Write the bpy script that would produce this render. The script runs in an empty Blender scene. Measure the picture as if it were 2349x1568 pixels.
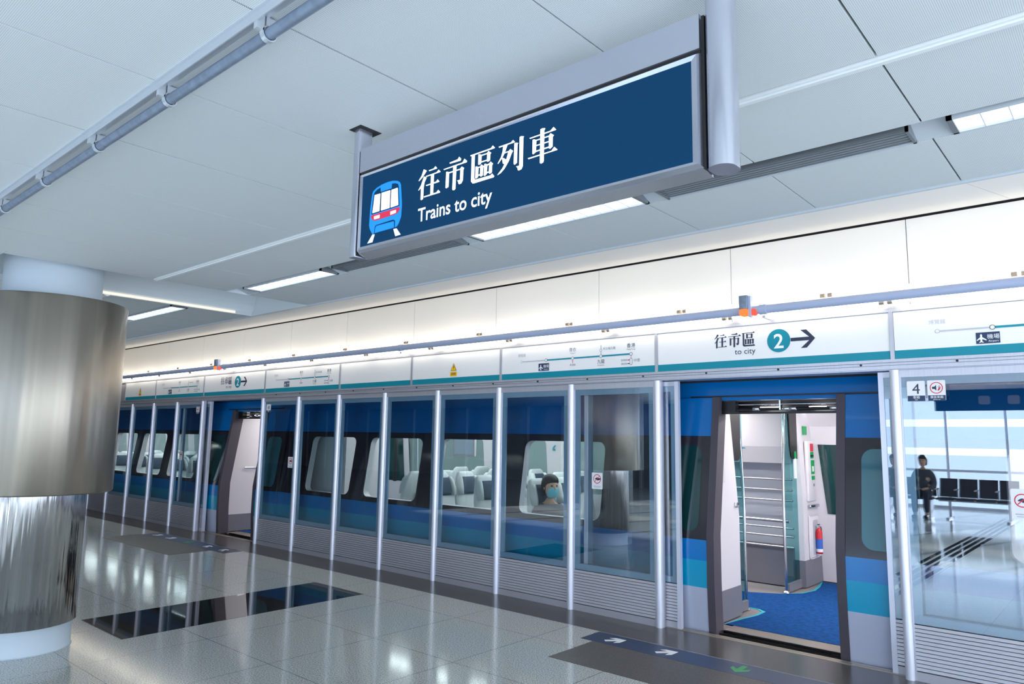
import bpy, bmesh, math, random
from mathutils import Vector, Matrix
random.seed(7)
scene = bpy.context.scene
COL = scene.collection

# ------------------------------------------------------------ camera
CAM_F = 1648.5                                  # focal length in pixels of the 2349-wide frame
right = Vector((0.75516466, 0.65533813, 0.01607083))
up = Vector((0.07463659, -0.11031034, 0.99109082))
fwd = Vector((-0.65127238, 0.74723729, 0.13221467))
cam_data = bpy.data.cameras.new('camera')
cam_data.sensor_fit = 'HORIZONTAL'
cam_data.sensor_width = 36.0
cam_data.lens = 36.0 * CAM_F / 2349.0
cam_data.clip_start = 0.05
cam_data.clip_end = 200
cam = bpy.data.objects.new('camera', cam_data)
COL.objects.link(cam)
m = Matrix.Identity(4)
for i in range(3):
    m[i][0], m[i][1], m[i][2] = right[i], up[i], -fwd[i]
m[0][3], m[1][3], m[2][3] = 0, 0, 1.6
cam.matrix_world = m
scene.camera = cam

# ------------------------------------------------------------ world, exposure, light levels
world = bpy.data.worlds.new('world')
scene.world = world
world.use_nodes = True
bgn = world.node_tree.nodes['Background']
bgn.inputs[0].default_value = (0.74, 0.86, 1.0, 1)      # pale hazy sky outside the glass wall
bgn.inputs[1].default_value = 5.0
sun_data = bpy.data.lights.new('sun', 'SUN')            # low sun coming in through the glass wall behind the platform
sun_data.energy = 33.0
sun_data.angle = math.radians(0.6)
sun_data.color = (0.96, 0.975, 1.0)
sun = bpy.data.objects.new('sun', sun_data)
COL.objects.link(sun)
SUN_EL = math.radians(14.0)
SUN_AZ = math.radians(16.0)                             # the light travels into the hall and a little towards -x
sdir = Vector((-math.sin(SUN_AZ)*math.cos(SUN_EL), math.cos(SUN_AZ)*math.cos(SUN_EL), -math.sin(SUN_EL)))
sun.rotation_euler = sdir.to_track_quat('-Z', 'Y').to_euler()
scene.view_settings.view_transform = 'Standard'
scene.view_settings.look = 'None'
scene.view_settings.gamma = 1.0
scene.view_settings.exposure = 0.0
scene.view_settings.use_curve_mapping = False
scene.cycles.use_denoising = True
scene.cycles.max_bounces = 10
scene.cycles.transparent_max_bounces = 24
scene.cycles.sample_clamp_indirect = 4.0
LAMP_LIGHT = 1.9       # ceiling fluorescents
TUBE_LIGHT = 7.5        # warm tubes over the screen doors
TRAIN_LIGHT = 28.0      # strips inside the train

GLYPH = {'wang':[[(-0.3619,0.1045),(-0.3475,0.0974),(-0.3459,0.0944),(-0.3678,0.0741),(-0.3853,0.065),(-0.3877,0.0677),(-0.3727,0.0825)],[(-0.3598,0.0769),(-0.3531,0.0748),(-0.3447,0.0697),(-0.3557,0.0536),(-0.3572,0.0446),(-0.3592,0.0336),(-0.3597,-0.0025),(-0.3617,-0.0073),(-0.3697,-0.0092),(-0.374,-0.0067),(-0.3735,0.0373),(-0.3858,0.0296),(-0.3882,0.0317),(-0.374,0.0473),(-0.3659,0.0642)],[(-0.3348,0.0944),(-0.3094,0.095),(-0.3003,0.1015),(-0.2913,0.0926),(-0.2927,0.0904),(-0.3325,0.0902)],[(-0.3494,0.0765),(-0.2935,0.0773),(-0.2831,0.0845),(-0.2728,0.0749),(-0.2748,0.0733),(-0.347,0.0723)],[(-0.3222,0.0738),(-0.3063,0.0736),(-0.3081,0.0018),(-0.3233,0.002)],[(-0.3478,0.0419),(-0.2949,0.0433),(-0.2866,0.0501),(-0.2774,0.0403),(-0.279,0.0381),(-0.3454,0.038)],[(-0.3577,0.002),(-0.2917,0.0033),(-0.2821,0.0104),(-0.2717,0.0005),(-0.2737,-0.0021),(-0.3553,-0.0024)]],'shi':[[(-0.2287,0.0966),(-0.1883,0.0988),(-0.1815,0.1064),(-0.1708,0.0961),(-0.1739,0.09),(-0.2266,0.0919)],[(-0.2581,0.0798),(-0.1643,0.0817),(-0.1554,0.0929),(-0.142,0.0813),(-0.1447,0.0768),(-0.2555,0.076)],[(-0.2095,0.0804),(-0.1931,0.0804),(-0.1956,-0.0047),(-0.2007,-0.0086),(-0.2075,-0.0081),(-0.2115,-0.0042)],[(-0.2443,0.0671),(-0.2366,0.0659),(-0.2288,0.0619),(-0.2302,0.0094),(-0.2411,0.0063),(-0.2454,0.0088)],[(-0.2309,0.0624),(-0.1749,0.0619),(-0.1677,0.0682),(-0.1554,0.0597),(-0.1592,0.0542),(-0.1605,0.017),(-0.1675,0.0077),(-0.1782,0.0067),(-0.1817,0.01),(-0.184,0.0174),(-0.1889,0.0225),(-0.1748,0.0227),(-0.174,0.0578),(-0.23,0.0576)]],'qu':[[(-0.1276,0.0975),(-0.0331,0.0983),(-0.0244,0.1055),(-0.0146,0.0956),(-0.0166,0.0934),(-0.1253,0.0931)],[(-0.121,0.0937),(-0.1059,0.0947),(-0.1069,0.0133),(-0.1024,0.0059),(-0.032,0.0048),(-0.0253,0.0095),(-0.0148,-0.0023),(-0.0181,-0.0057),(-0.1056,-0.0062),(-0.1142,-0.0048),(-0.1216,0.0039)],[(-0.0901,0.0907),(-0.0831,0.0901),(-0.0738,0.0854),(-0.0758,0.0582),(-0.0777,0.0544),(-0.0862,0.0533),(-0.0898,0.0557)],[(-0.0773,0.0863),(-0.048,0.0857),(-0.0479,0.082),(-0.0758,0.0816)],[(-0.0494,0.0866),(-0.0433,0.0914),(-0.0306,0.0818),(-0.0346,0.0775),(-0.0354,0.0566),(-0.0457,0.0539),(-0.0499,0.0571)],[(-0.0766,0.0632),(-0.0473,0.0628),(-0.0472,0.0585),(-0.0765,0.0589)],[(-0.1024,0.0513),(-0.096,0.0508),(-0.0874,0.0466),(-0.0891,0.0113),(-0.0989,0.0083),(-0.1025,0.0107)],[(-0.0902,0.0462),(-0.0789,0.0472),(-0.0788,0.0435),(-0.0894,0.0423)],[(-0.0796,0.0474),(-0.0749,0.0526),(-0.062,0.0431),(-0.0654,0.0386),(-0.0667,0.0125),(-0.0757,0.0098),(-0.0807,0.0136)],[(-0.0887,0.0197),(-0.0802,0.0199),(-0.0801,0.0161),(-0.0892,0.0156)],[(-0.0615,0.0504),(-0.0553,0.0499),(-0.0469,0.0457),(-0.0494,0.0126),(-0.0582,0.0084),(-0.0625,0.0109)],[(-0.0496,0.0459),(-0.0393,0.047),(-0.0392,0.0428),(-0.0481,0.0413)],[(-0.04,0.0472),(-0.0326,0.0522),(-0.0214,0.0421),(-0.0254,0.0378),(-0.0261,0.0134),(-0.0355,0.0099),(-0.0398,0.0135)],[(-0.0489,0.0198),(-0.0393,0.0202),(-0.0391,0.016),(-0.0494,0.0152)]],'lie':[[(0.0017,0.0939),(0.0548,0.0944),(0.0644,0.1006),(0.0724,0.0917),(0.0705,0.0902),(0.0045,0.0895)],[(0.0219,0.0907),(0.0411,0.0903),(0.036,0.0802),(0.0291,0.0654),(0.0181,0.0505),(0.0011,0.035),(-0.0016,0.0372),(0.0127,0.055),(0.019,0.0722)],[(0.0297,0.0678),(0.0455,0.0679),(0.0533,0.0731),(0.0652,0.0633),(0.0601,0.0584),(0.0476,0.0338),(0.0297,0.0125),(0.0127,0.0011),(-0.0006,-0.0025),(-0.0013,-0.0008),(0.0203,0.0168),(0.0344,0.0371),(0.0443,0.0646),(0.0285,0.064)],[(0.0175,0.0507),(0.0241,0.05),(0.0329,0.0442),(0.037,0.0385),(0.0345,0.0299),(0.026,0.0289),(0.0213,0.0316),(0.0197,0.0408)],[(0.0699,0.0872),(0.0764,0.0878),(0.0868,0.0843),(0.0836,0.08),(0.0823,0.0191),(0.0727,0.0148),(0.0681,0.0185)],[(0.0929,0.1036),(0.1006,0.1036),(0.1102,0.0999),(0.1077,0.096),(0.1068,0.0019),(0.1013,-0.0068),(0.0899,-0.0086),(0.086,-0.0057),(0.0845,0.0013),(0.078,0.0079),(0.0914,0.0077),(0.0916,0.1004)]],'che':[[(0.1324,0.0883),(0.2161,0.0892),(0.2285,0.0981),(0.239,0.0868),(0.2369,0.0854),(0.1356,0.0844)],[(0.1767,0.1048),(0.184,0.1062),(0.1956,0.1035),(0.1962,0.1013),(0.1926,0.0968),(0.1915,-0.002),(0.1891,-0.0063),(0.1807,-0.0082),(0.1758,-0.0045)],[(0.1457,0.0786),(0.1513,0.0791),(0.1612,0.0744),(0.16,0.0348),(0.1489,0.0301),(0.1452,0.0331)],[(0.16,0.0748),(0.2097,0.0752),(0.2098,0.0712),(0.1606,0.0711)],[(0.2103,0.075),(0.2174,0.081),(0.2306,0.0709),(0.2259,0.0668),(0.2256,0.0354),(0.215,0.0309),(0.2108,0.0339)],[(0.1609,0.0575),(0.2105,0.0577),(0.2106,0.0537),(0.1609,0.054)],[(0.1605,0.0396),(0.2107,0.0399),(0.2108,0.0354),(0.1593,0.0354)],[(0.1267,0.0232),(0.221,0.0234),(0.2322,0.0332),(0.2446,0.0212),(0.2423,0.0199),(0.1299,0.0189)]]}
ICON = {'blue':[[(-0.6501,0.0852),(-0.629,0.0948),(-0.5972,0.101),(-0.563,0.1029),(-0.5342,0.1012),(-0.5056,0.0941),(-0.4924,0.0859),(-0.4862,0.075),(-0.4761,-0.0023),(-0.4785,-0.0493),(-0.491,-0.0724),(-0.4994,-0.081),(-0.5106,-0.0835),(-0.6282,-0.0842),(-0.6456,-0.0855),(-0.6621,-0.0632),(-0.6672,-0.0481),(-0.6644,0.0116),(-0.6581,0.0602),(-0.655,0.0756)]],'dark':[[(-0.6059,0.0906),(-0.6035,0.0741),(-0.5994,0.0724),(-0.539,0.0727),(-0.5375,0.091),(-0.518,0.0878),(-0.5023,0.0813),(-0.4979,0.0708),(-0.4898,-0.0055),(-0.6549,-0.0076),(-0.6502,0.0443),(-0.6452,0.0717),(-0.6389,0.0801),(-0.6231,0.0873)],[(-0.6336,-0.0841),(-0.6311,-0.0601),(-0.6248,-0.0542),(-0.5253,-0.0514),(-0.5148,-0.0551),(-0.512,-0.0599),(-0.5119,-0.0838),(-0.5162,-0.0838),(-0.5176,-0.0605),(-0.521,-0.0582),(-0.6219,-0.0574),(-0.6281,-0.0641),(-0.6303,-0.0844)]],'red':[[(-0.6561,-0.0104),(-0.4895,-0.0098),(-0.4863,-0.0138),(-0.4888,-0.0236),(-0.4984,-0.031),(-0.5135,-0.034),(-0.6286,-0.036),(-0.6409,-0.0336),(-0.651,-0.0256),(-0.6571,-0.0155)]],'white':[[(-0.6395,0.0678),(-0.6044,0.0667),(-0.6053,-0.0028),(-0.647,-0.0034),(-0.6486,-0.0004)],[(-0.5978,0.0676),(-0.5464,0.0669),(-0.545,0.0648),(-0.5457,-0.0027),(-0.5946,-0.0032),(-0.5974,-0.0009)],[(-0.5394,0.0665),(-0.5053,0.0673),(-0.5021,0.0645),(-0.4955,-0.0017),(-0.5384,-0.0027),(-0.5406,-0.0011)],[(-0.6353,-0.0171),(-0.6044,-0.017),(-0.6029,-0.0199),(-0.6036,-0.0303),(-0.6366,-0.0301),(-0.6384,-0.0192)],[(-0.5401,-0.0176),(-0.5081,-0.0171),(-0.5075,-0.0284),(-0.5398,-0.0309)],[(-0.6428,-0.0878),(-0.6286,-0.0897),(-0.6407,-0.1187),(-0.6726,-0.1186)],[(-0.5192,-0.0892),(-0.5014,-0.0891),(-0.476,-0.1173),(-0.5061,-0.1187)]]}

# ------------------------------------------------------------ materials
def lin(c):
    c = c / 255.0
    return c / 12.92 if c <= 0.04045 else ((c + 0.055) / 1.055) ** 2.4
def rgb(r, g, b): return (lin(r), lin(g), lin(b), 1)

def mat(name, col, rough=0.5, metal=0.0, spec=0.5, aniso=0.0, noise=None, emit=None, bump=None, coat=0.0):
    m = bpy.data.materials.new(name)
    m.use_nodes = True
    nt = m.node_tree
    b = nt.nodes['Principled BSDF']
    b.inputs['Base Color'].default_value = col
    b.inputs['Roughness'].default_value = rough
    b.inputs['Metallic'].default_value = metal
    b.inputs['Specular IOR Level'].default_value = spec
    b.inputs['Anisotropic'].default_value = aniso
    b.inputs['Anisotropic Rotation'].default_value = 0.25 if aniso else 0.0
    b.inputs['Coat Weight'].default_value = coat
    if emit:
        b.inputs['Emission Color'].default_value = emit[0]
        b.inputs['Emission Strength'].default_value = emit[1]
    if noise or bump:
        tc = nt.nodes.new('ShaderNodeTexCoord')
    if noise:                      # (scale, amount, stretch)
        mp = nt.nodes.new('ShaderNodeMapping')
        mp.inputs['Scale'].default_value = noise[2] if len(noise) > 2 else (1, 1, 1)
        nt.links.new(tc.outputs['Object'], mp.inputs['Vector'])
        n = nt.nodes.new('ShaderNodeTexNoise')
        n.inputs['Scale'].default_value = noise[0]
        n.inputs['Detail'].default_value = 3
        nt.links.new(mp.outputs['Vector'], n.inputs['Vector'])
        r = nt.nodes.new('ShaderNodeValToRGB')
        a = noise[1]
        r.color_ramp.elements[0].position = 0.35
        r.color_ramp.elements[1].position = 0.65
        r.color_ramp.elements[0].color = tuple(c * (1 - a) for c in col[:3]) + (1,)
        r.color_ramp.elements[1].color = tuple(min(1, c * (1 + a)) for c in col[:3]) + (1,)
        nt.links.new(n.outputs['Fac'], r.inputs['Fac'])
        nt.links.new(r.outputs['Color'], b.inputs['Base Color'])
    if bump:                       # (scale, strength, stretch)
        mp2 = nt.nodes.new('ShaderNodeMapping')
        mp2.inputs['Scale'].default_value = bump[2] if len(bump) > 2 else (1, 1, 1)
        nt.links.new(tc.outputs['Object'], mp2.inputs['Vector'])
        n2 = nt.nodes.new('ShaderNodeTexNoise')
        n2.inputs['Scale'].default_value = bump[0]
        nt.links.new(mp2.outputs['Vector'], n2.inputs['Vector'])
        bp = nt.nodes.new('ShaderNodeBump')
        bp.inputs['Strength'].default_value = bump[1]
        bp.inputs['Distance'].default_value = 0.01
        nt.links.new(n2.outputs['Fac'], bp.inputs['Height'])
        nt.links.new(bp.outputs['Normal'], b.inputs['Normal'])
    return m

def glass(name, tint, refl, rough=0.0, frame_fres=None):
    """thin architectural glass: tinted see-through plus a mirror part that grows towards grazing angles"""
    m = bpy.data.materials.new(name)
    m.use_nodes = True
    nt = m.node_tree
    nt.nodes.clear()
    out = nt.nodes.new('ShaderNodeOutputMaterial')
    mix = nt.nodes.new('ShaderNodeMixShader')
    tr = nt.nodes.new('ShaderNodeBsdfTransparent')
    tr.inputs[0].default_value = tint
    gl = nt.nodes.new('ShaderNodeBsdfGlossy')
    gl.inputs['Roughness'].default_value = rough
    lw = nt.nodes.new('ShaderNodeLayerWeight')
    lw.inputs['Blend'].default_value = 0.5
    pw = nt.nodes.new('ShaderNodeMath'); pw.operation = 'POWER'
    pw.inputs[1].default_value = 5.0
    ma = nt.nodes.new('ShaderNodeMath'); ma.operation = 'MULTIPLY_ADD'
    ma.inputs[1].default_value = (1 - refl) * 0.55
    ma.inputs[2].default_value = refl
    nt.links.new(lw.outputs['Facing'], pw.inputs[0])
    nt.links.new(pw.outputs[0], ma.inputs[0])
    nt.links.new(ma.outputs[0], mix.inputs[0])
    nt.links.new(tr.outputs[0], mix.inputs[1])
    nt.links.new(gl.outputs[0], mix.inputs[2])
    nt.links.new(mix.outputs[0], out.inputs[0])
    return m

def emission(name, col, strength):
    m = bpy.data.materials.new(name)
    m.use_nodes = True
    nt = m.node_tree
    nt.nodes.clear()
    out = nt.nodes.new('ShaderNodeOutputMaterial')
    e = nt.nodes.new('ShaderNodeEmission')
    e.inputs[0].default_value = col
    e.inputs[1].default_value = strength
    nt.links.new(e.outputs[0], out.inputs[0])
    return m

def granite(name, c0, c1, rough, scale, joints=None, seam=None, spec=0.5):
    """speckled polished stone; joints = (origin x, step x, origin y, step y, half width)"""
    m = bpy.data.materials.new(name)
    m.use_nodes = True
    nt = m.node_tree
    b = nt.nodes['Principled BSDF']
    b.inputs['Roughness'].default_value = rough
    b.inputs['Specular IOR Level'].default_value = spec
    tc = nt.nodes.new('ShaderNodeTexCoord')
    n = nt.nodes.new('ShaderNodeTexNoise')
    n.inputs['Scale'].default_value = scale
    n.inputs['Detail'].default_value = 4
    n.inputs['Roughness'].default_value = 0.7
    nt.links.new(tc.outputs['Object'], n.inputs['Vector'])
    r = nt.nodes.new('ShaderNodeValToRGB')
    r.color_ramp.elements[0].position = 0.36
    r.color_ramp.elements[1].position = 0.60
    r.color_ramp.elements[0].color = c0
    r.color_ramp.elements[1].color = c1
    nt.links.new(n.outputs['Fac'], r.inputs['Fac'])
    col = r.outputs['Color']
    if joints:
        sx = nt.nodes.new('ShaderNodeSeparateXYZ')
        nt.links.new(tc.outputs['Object'], sx.inputs[0])
        masks = []
        for axis, o, st in ((0, joints[0], joints[1]), (1, joints[2], joints[3])):
            a = nt.nodes.new('ShaderNodeMath'); a.operation = 'SUBTRACT'; a.inputs[1].default_value = o
            nt.links.new(sx.outputs[axis], a.inputs[0])
            w = nt.nodes.new('ShaderNodeMath'); w.operation = 'PINGPONG'; w.inputs[1].default_value = st / 2
            nt.links.new(a.outputs[0], w.inputs[0])
            l = nt.nodes.new('ShaderNodeMath'); l.operation = 'LESS_THAN'; l.inputs[1].default_value = joints[4]
            nt.links.new(w.outputs[0], l.inputs[0])
            masks.append(l)
        mx = nt.nodes.new('ShaderNodeMath'); mx.operation = 'MAXIMUM'
        nt.links.new(masks[0].outputs[0], mx.inputs[0]); nt.links.new(masks[1].outputs[0], mx.inputs[1])
        mc = nt.nodes.new('ShaderNodeMix'); mc.data_type = 'RGBA'
        nt.links.new(mx.outputs[0], mc.inputs[0])
        nt.links.new(col, mc.inputs[6])
        mc.inputs[7].default_value = seam
        col = mc.outputs[2]
    nt.links.new(col, b.inputs['Base Color'])
    return m

def perforated(name, col, hole, pitch, rough=0.55):
    """painted sheet metal with a fine regular grid of round holes"""
    m = bpy.data.materials.new(name)
    m.use_nodes = True
    nt = m.node_tree
    b = nt.nodes['Principled BSDF']
    b.inputs['Roughness'].default_value = rough
    tc = nt.nodes.new('ShaderNodeTexCoord')
    mp = nt.nodes.new('ShaderNodeVectorMath'); mp.operation = 'SCALE'
    mp.inputs['Scale'].default_value = 1 / pitch
    nt.links.new(tc.outputs['Object'], mp.inputs[0])
    fr = nt.nodes.new('ShaderNodeVectorMath'); fr.operation = 'FRACTION'
    nt.links.new(mp.outputs[0], fr.inputs[0])
    sb = nt.nodes.new('ShaderNodeVectorMath'); sb.operation = 'SUBTRACT'
    sb.inputs[1].default_value = (0.5, 0.5, 0)
    nt.links.new(fr.outputs[0], sb.inputs[0])
    ml = nt.nodes.new('ShaderNodeVectorMath'); ml.operation = 'MULTIPLY'
    ml.inputs[1].default_value = (1, 1, 0)
    nt.links.new(sb.outputs[0], ml.inputs[0])
    ln = nt.nodes.new('ShaderNodeVectorMath'); ln.operation = 'LENGTH'
    nt.links.new(ml.outputs[0], ln.inputs[0])
    lt = nt.nodes.new('ShaderNodeMath'); lt.operation = 'LESS_THAN'; lt.inputs[1].default_value = 0.25
    nt.links.new(ln.outputs['Value'], lt.inputs[0])
    mc = nt.nodes.new('ShaderNodeMix'); mc.data_type = 'RGBA'
    nt.links.new(lt.outputs[0], mc.inputs[0])
    mc.inputs[6].default_value = col
    mc.inputs[7].default_value = hole
    nt.links.new(mc.outputs[2], b.inputs['Base Color'])
    return m

M = {}
M['floor'] = granite('floor_granite', rgb(112, 118, 118), rgb(222, 224, 220), 0.10, 110, (-5.65, 0.9, 2.90, 0.925, 0.0022), rgb(70, 72, 70))
M['band'] = granite('dark_edge_granite', rgb(66, 64, 64), rgb(84, 82, 80), 0.22, 160, (-5.65, 0.9, 5.275, 3.0, 0.0015), rgb(52, 52, 52))
M['tactile'] = granite('rough_dark_granite', rgb(60, 58, 58), rgb(98, 94, 92), 0.45, 120, (-5.65, 0.45, 4.41, 0.29, 0.0012), rgb(70, 68, 66))
M['black'] = granite('black_granite', rgb(22, 22, 26), rgb(34, 33, 36), 0.03, 150, (-6.53, 0.43, 2.44, 0.4625, 0.002), rgb(60, 58, 56), spec=0.8)
M['ceiling'] = perforated('perforated_ceiling', rgb(222, 227, 229), rgb(162, 170, 176), 0.0055)
M['ceil_plain'] = mat('ceiling_paint', rgb(222, 229, 234), 0.5)
M['ceil_rib'] = mat('ceiling_rib_paint', rgb(232, 236, 238), 0.4)
M['void'] = mat('ceiling_void', rgb(24, 26, 30), 0.8)
M['gap'] = mat('dark_gap', rgb(40, 40, 44), 0.8)
M['upper'] = mat('upper_wall_paint', rgb(240, 238, 236), 0.42)
M['wall'] = mat('grey_wall_paint', rgb(120, 122, 134), 0.6)
M['drum_up'] = mat('brushed_cladding', rgb(172, 163, 151), 0.28, 1.0, aniso=0.92, noise=(7, 0.13, (1, 1, 0.004)), bump=(7, 0.5, (1, 1, 0.003)))  # stretched noise puts vertical reflection bands into the steel colour
M['drum_low'] = mat('polished_cladding', rgb(196, 194, 194), 0.10, 1.0, aniso=0.9, noise=(26, 0.16, (1, 1, 0.004)), bump=(30, 0.9, (1, 1, 0.003)))  # reflection streaks painted into the base colour as stretched noise
M['alu'] = mat('satin_aluminium', rgb(212, 212, 222), 0.32, 0.6, noise=(2, 0.04, (40, 1, 1)))
M['louvre'] = mat('louvre_aluminium', rgb(200, 197, 206), 0.36, 0.45)
M['post'] = mat('post_aluminium', rgb(232, 232, 246), 0.3, 0.35)
M['border'] = mat('pale_blue_frame', rgb(150, 182, 206), 0.35)
M['psd_glass'] = glass('screen_glass', (0.82, 0.90, 0.94, 1), 0.30)
M['train_glass'] = glass('train_glass', (0.80, 0.92, 0.91, 1), 0.05)
M['teal_glass'] = glass('teal_screen_glass', (0.30, 0.62, 0.64, 1), 0.05)
M['far_glass'] = mat('far_train_glass', rgb(136, 156, 156), 0.12)
M['board'] = mat('header_board', rgb(242, 242, 244), 0.35)
M['teal'] = mat('teal_stripe', rgb(0, 138, 160), 0.35)
M['navy'] = mat('navy_print', rgb(38, 58, 92), 0.4)
M['ink'] = mat('dark_print', rgb(44, 52, 76), 0.5)
M['faint'] = mat('faint_print', rgb(188, 190, 202), 0.5)
M['midink'] = mat('grey_print', rgb(120, 124, 138), 0.5)
M['white_print'] = mat('white_print', rgb(246, 248, 250), 0.4)
M['red_print'] = mat('red_print', rgb(214, 48, 70), 0.4)
M['yellow'] = mat('yellow_print', rgb(244, 190, 20), 0.4)
M['green_print'] = mat('green_print', rgb(0, 150, 80), 0.4)
M['sticker'] = mat('sticker_white', rgb(238, 238, 242), 0.4)
M['sign_face'] = mat('sign_face_blue', rgb(8, 52, 84), 0.6, spec=0.12, noise=(260, 0.05), emit=(rgb(8, 58, 94), 0.3))
M['sign_metal'] = mat('sign_satin_steel', rgb(206, 208, 220), 0.25, 0.9)
M['sign_text'] = mat('sign_white_letters', rgb(250, 252, 250), 0.4, emit=((1, 1, 1, 1), 0.45))
M['sign_blue'] = mat('sign_bright_blue', rgb(20, 140, 250), 0.4, emit=(rgb(20, 140, 250), 0.35))
M['sign_red'] = mat('sign_red', rgb(214, 44, 72), 0.4, emit=(rgb(214, 44, 72), 0.3))
M['conduit'] = mat('galvanised_pipe', rgb(128, 142, 162), 0.45, 0.3, noise=(30, 0.12))
M['channel'] = mat('galvanised_channel', rgb(206, 212, 220), 0.35, 0.5)
M['pipe_blue'] = mat('painted_pipe', rgb(172, 184, 214), 0.45)
M['lamp_body'] = mat('lamp_body', rgb(196, 204, 212), 0.4)
M['cell'] = mat('lamp_louvre', rgb(225, 232, 238), 0.3)
M['vent_dark'] = mat('vent_inside', rgb(28, 31, 36), 0.6)
M['vent_slat'] = mat('vent_slat', rgb(126, 132, 138), 0.4, 0.3)
M['lamp'] = emission('fluorescent_panel', (0.86, 0.95, 1.0, 1), LAMP_LIGHT)
M['tube'] = emission('warm_tube', (1.0, 0.90, 0.72, 1), TUBE_LIGHT)
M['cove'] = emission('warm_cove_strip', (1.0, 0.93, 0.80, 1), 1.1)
M['train_lamp'] = emission('train_light_strip', (1.0, 0.97, 0.95, 1), TRAIN_LIGHT)
M['pane'] = glass('window_glass', (0.92, 0.96, 0.98, 1), 0.04)
M['dim_pane'] = glass('dim_window_glass', (0.50, 0.57, 0.66, 1), 0.04)
M['amber'] = emission('amber_lamp', (1.0, 0.20, 0.05, 1), 1.6)
M['red_lamp'] = emission('red_lamp', (1.0, 0.10, 0.06, 1), 1.5)
M['neck'] = mat('column_white_paint', rgb(206, 218, 228), 0.5)
M['blue'] = mat('train_blue', rgb(0, 106, 180), 0.22, coat=0.3)
M['blue2'] = mat('train_lower_blue', rgb(0, 120, 196), 0.22, coat=0.3)
M['cyan'] = mat('train_teal', rgb(0, 158, 200), 0.22, coat=0.3)
M['silver'] = mat('train_silver', rgb(196, 200, 222), 0.3, 0.2)
M['frit'] = mat('train_black_band', rgb(44, 40, 48), 0.12, spec=0.7)
M['rubber'] = mat('door_rubber', rgb(74, 68, 78), 0.55)
M['dark'] = mat('dark_mechanism', rgb(26, 24, 28), 0.4)
M['black_head'] = mat('screen_black_head', rgb(10, 10, 12), 0.35)
M['roof'] = mat('train_roof', rgb(60, 66, 74), 0.5)
M['under'] = mat('dark_pit', rgb(18, 18, 20), 0.9, spec=0.1)
M['liner'] = mat('train_liner', rgb(222, 216, 220), 0.4)
M['liner_grey'] = mat('train_grey_panel', rgb(180, 182, 194), 0.45)
M['kick'] = mat('train_kick_panel', rgb(116, 114, 124), 0.5)
M['vest'] = mat('grey_train_floor', rgb(132, 124, 126), 0.7, noise=(80, 0.12))
M['carpet'] = mat('blue_carpet', rgb(22, 70, 128), 0.95, spec=0.1, noise=(22, 0.22), bump=(300, 0.4))
M['edge_teal'] = mat('floor_edge_teal', rgb(30, 170, 186), 0.6)
M['chrome'] = mat('polished_rail', rgb(214, 212, 216), 0.12, 1.0)
M['seat'] = mat('seat_shell', rgb(206, 212, 212), 0.6)
M['seat_dark'] = mat('seat_head_pad', rgb(58, 74, 92), 0.8)
M['seat_card'] = mat('seat_card', rgb(60, 74, 80), 0.6)
M['seat_blue'] = mat('seat_fabric', rgb(120, 156, 172), 0.8)
M['ext_red'] = mat('extinguisher_red', rgb(196, 24, 40), 0.25)
M['ext_blue'] = mat('extinguisher_label', rgb(46, 92, 180), 0.4)
M['leaf_glass'] = mat('leaf_window_glass', rgb(64, 116, 130), 0.05, spec=1.0)  # pale teal base carries the bright reflection on the right-hand leaf window
M['far_win'] = mat('far_door_glass', rgb(14, 56, 58), 0.06, spec=0.9)
M['screen'] = mat('screen_display', rgb(200, 220, 235), 0.3, emit=((0.7, 0.85, 1, 1), 0.15))
M['bench_dark'] = mat('bench_seat', rgb(40, 30, 46), 0.35)
M['skin'] = mat('skin', rgb(206, 164, 140), 0.5)
M['hair'] = mat('hair', rgb(42, 34, 34), 0.6)
M['coat'] = mat('coat_cloth', rgb(74, 76, 84), 0.8)
M['trouser'] = mat('trouser_cloth', rgb(38, 42, 54), 0.8)
M['mask'] = mat('mask_cloth', rgb(120, 206, 216), 0.7)
M['eye'] = mat('eye_dark', rgb(20, 16, 16), 0.2)
M['silver_trim'] = mat('threshold_metal', rgb(190, 176, 160), 0.3, 0.7)

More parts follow.
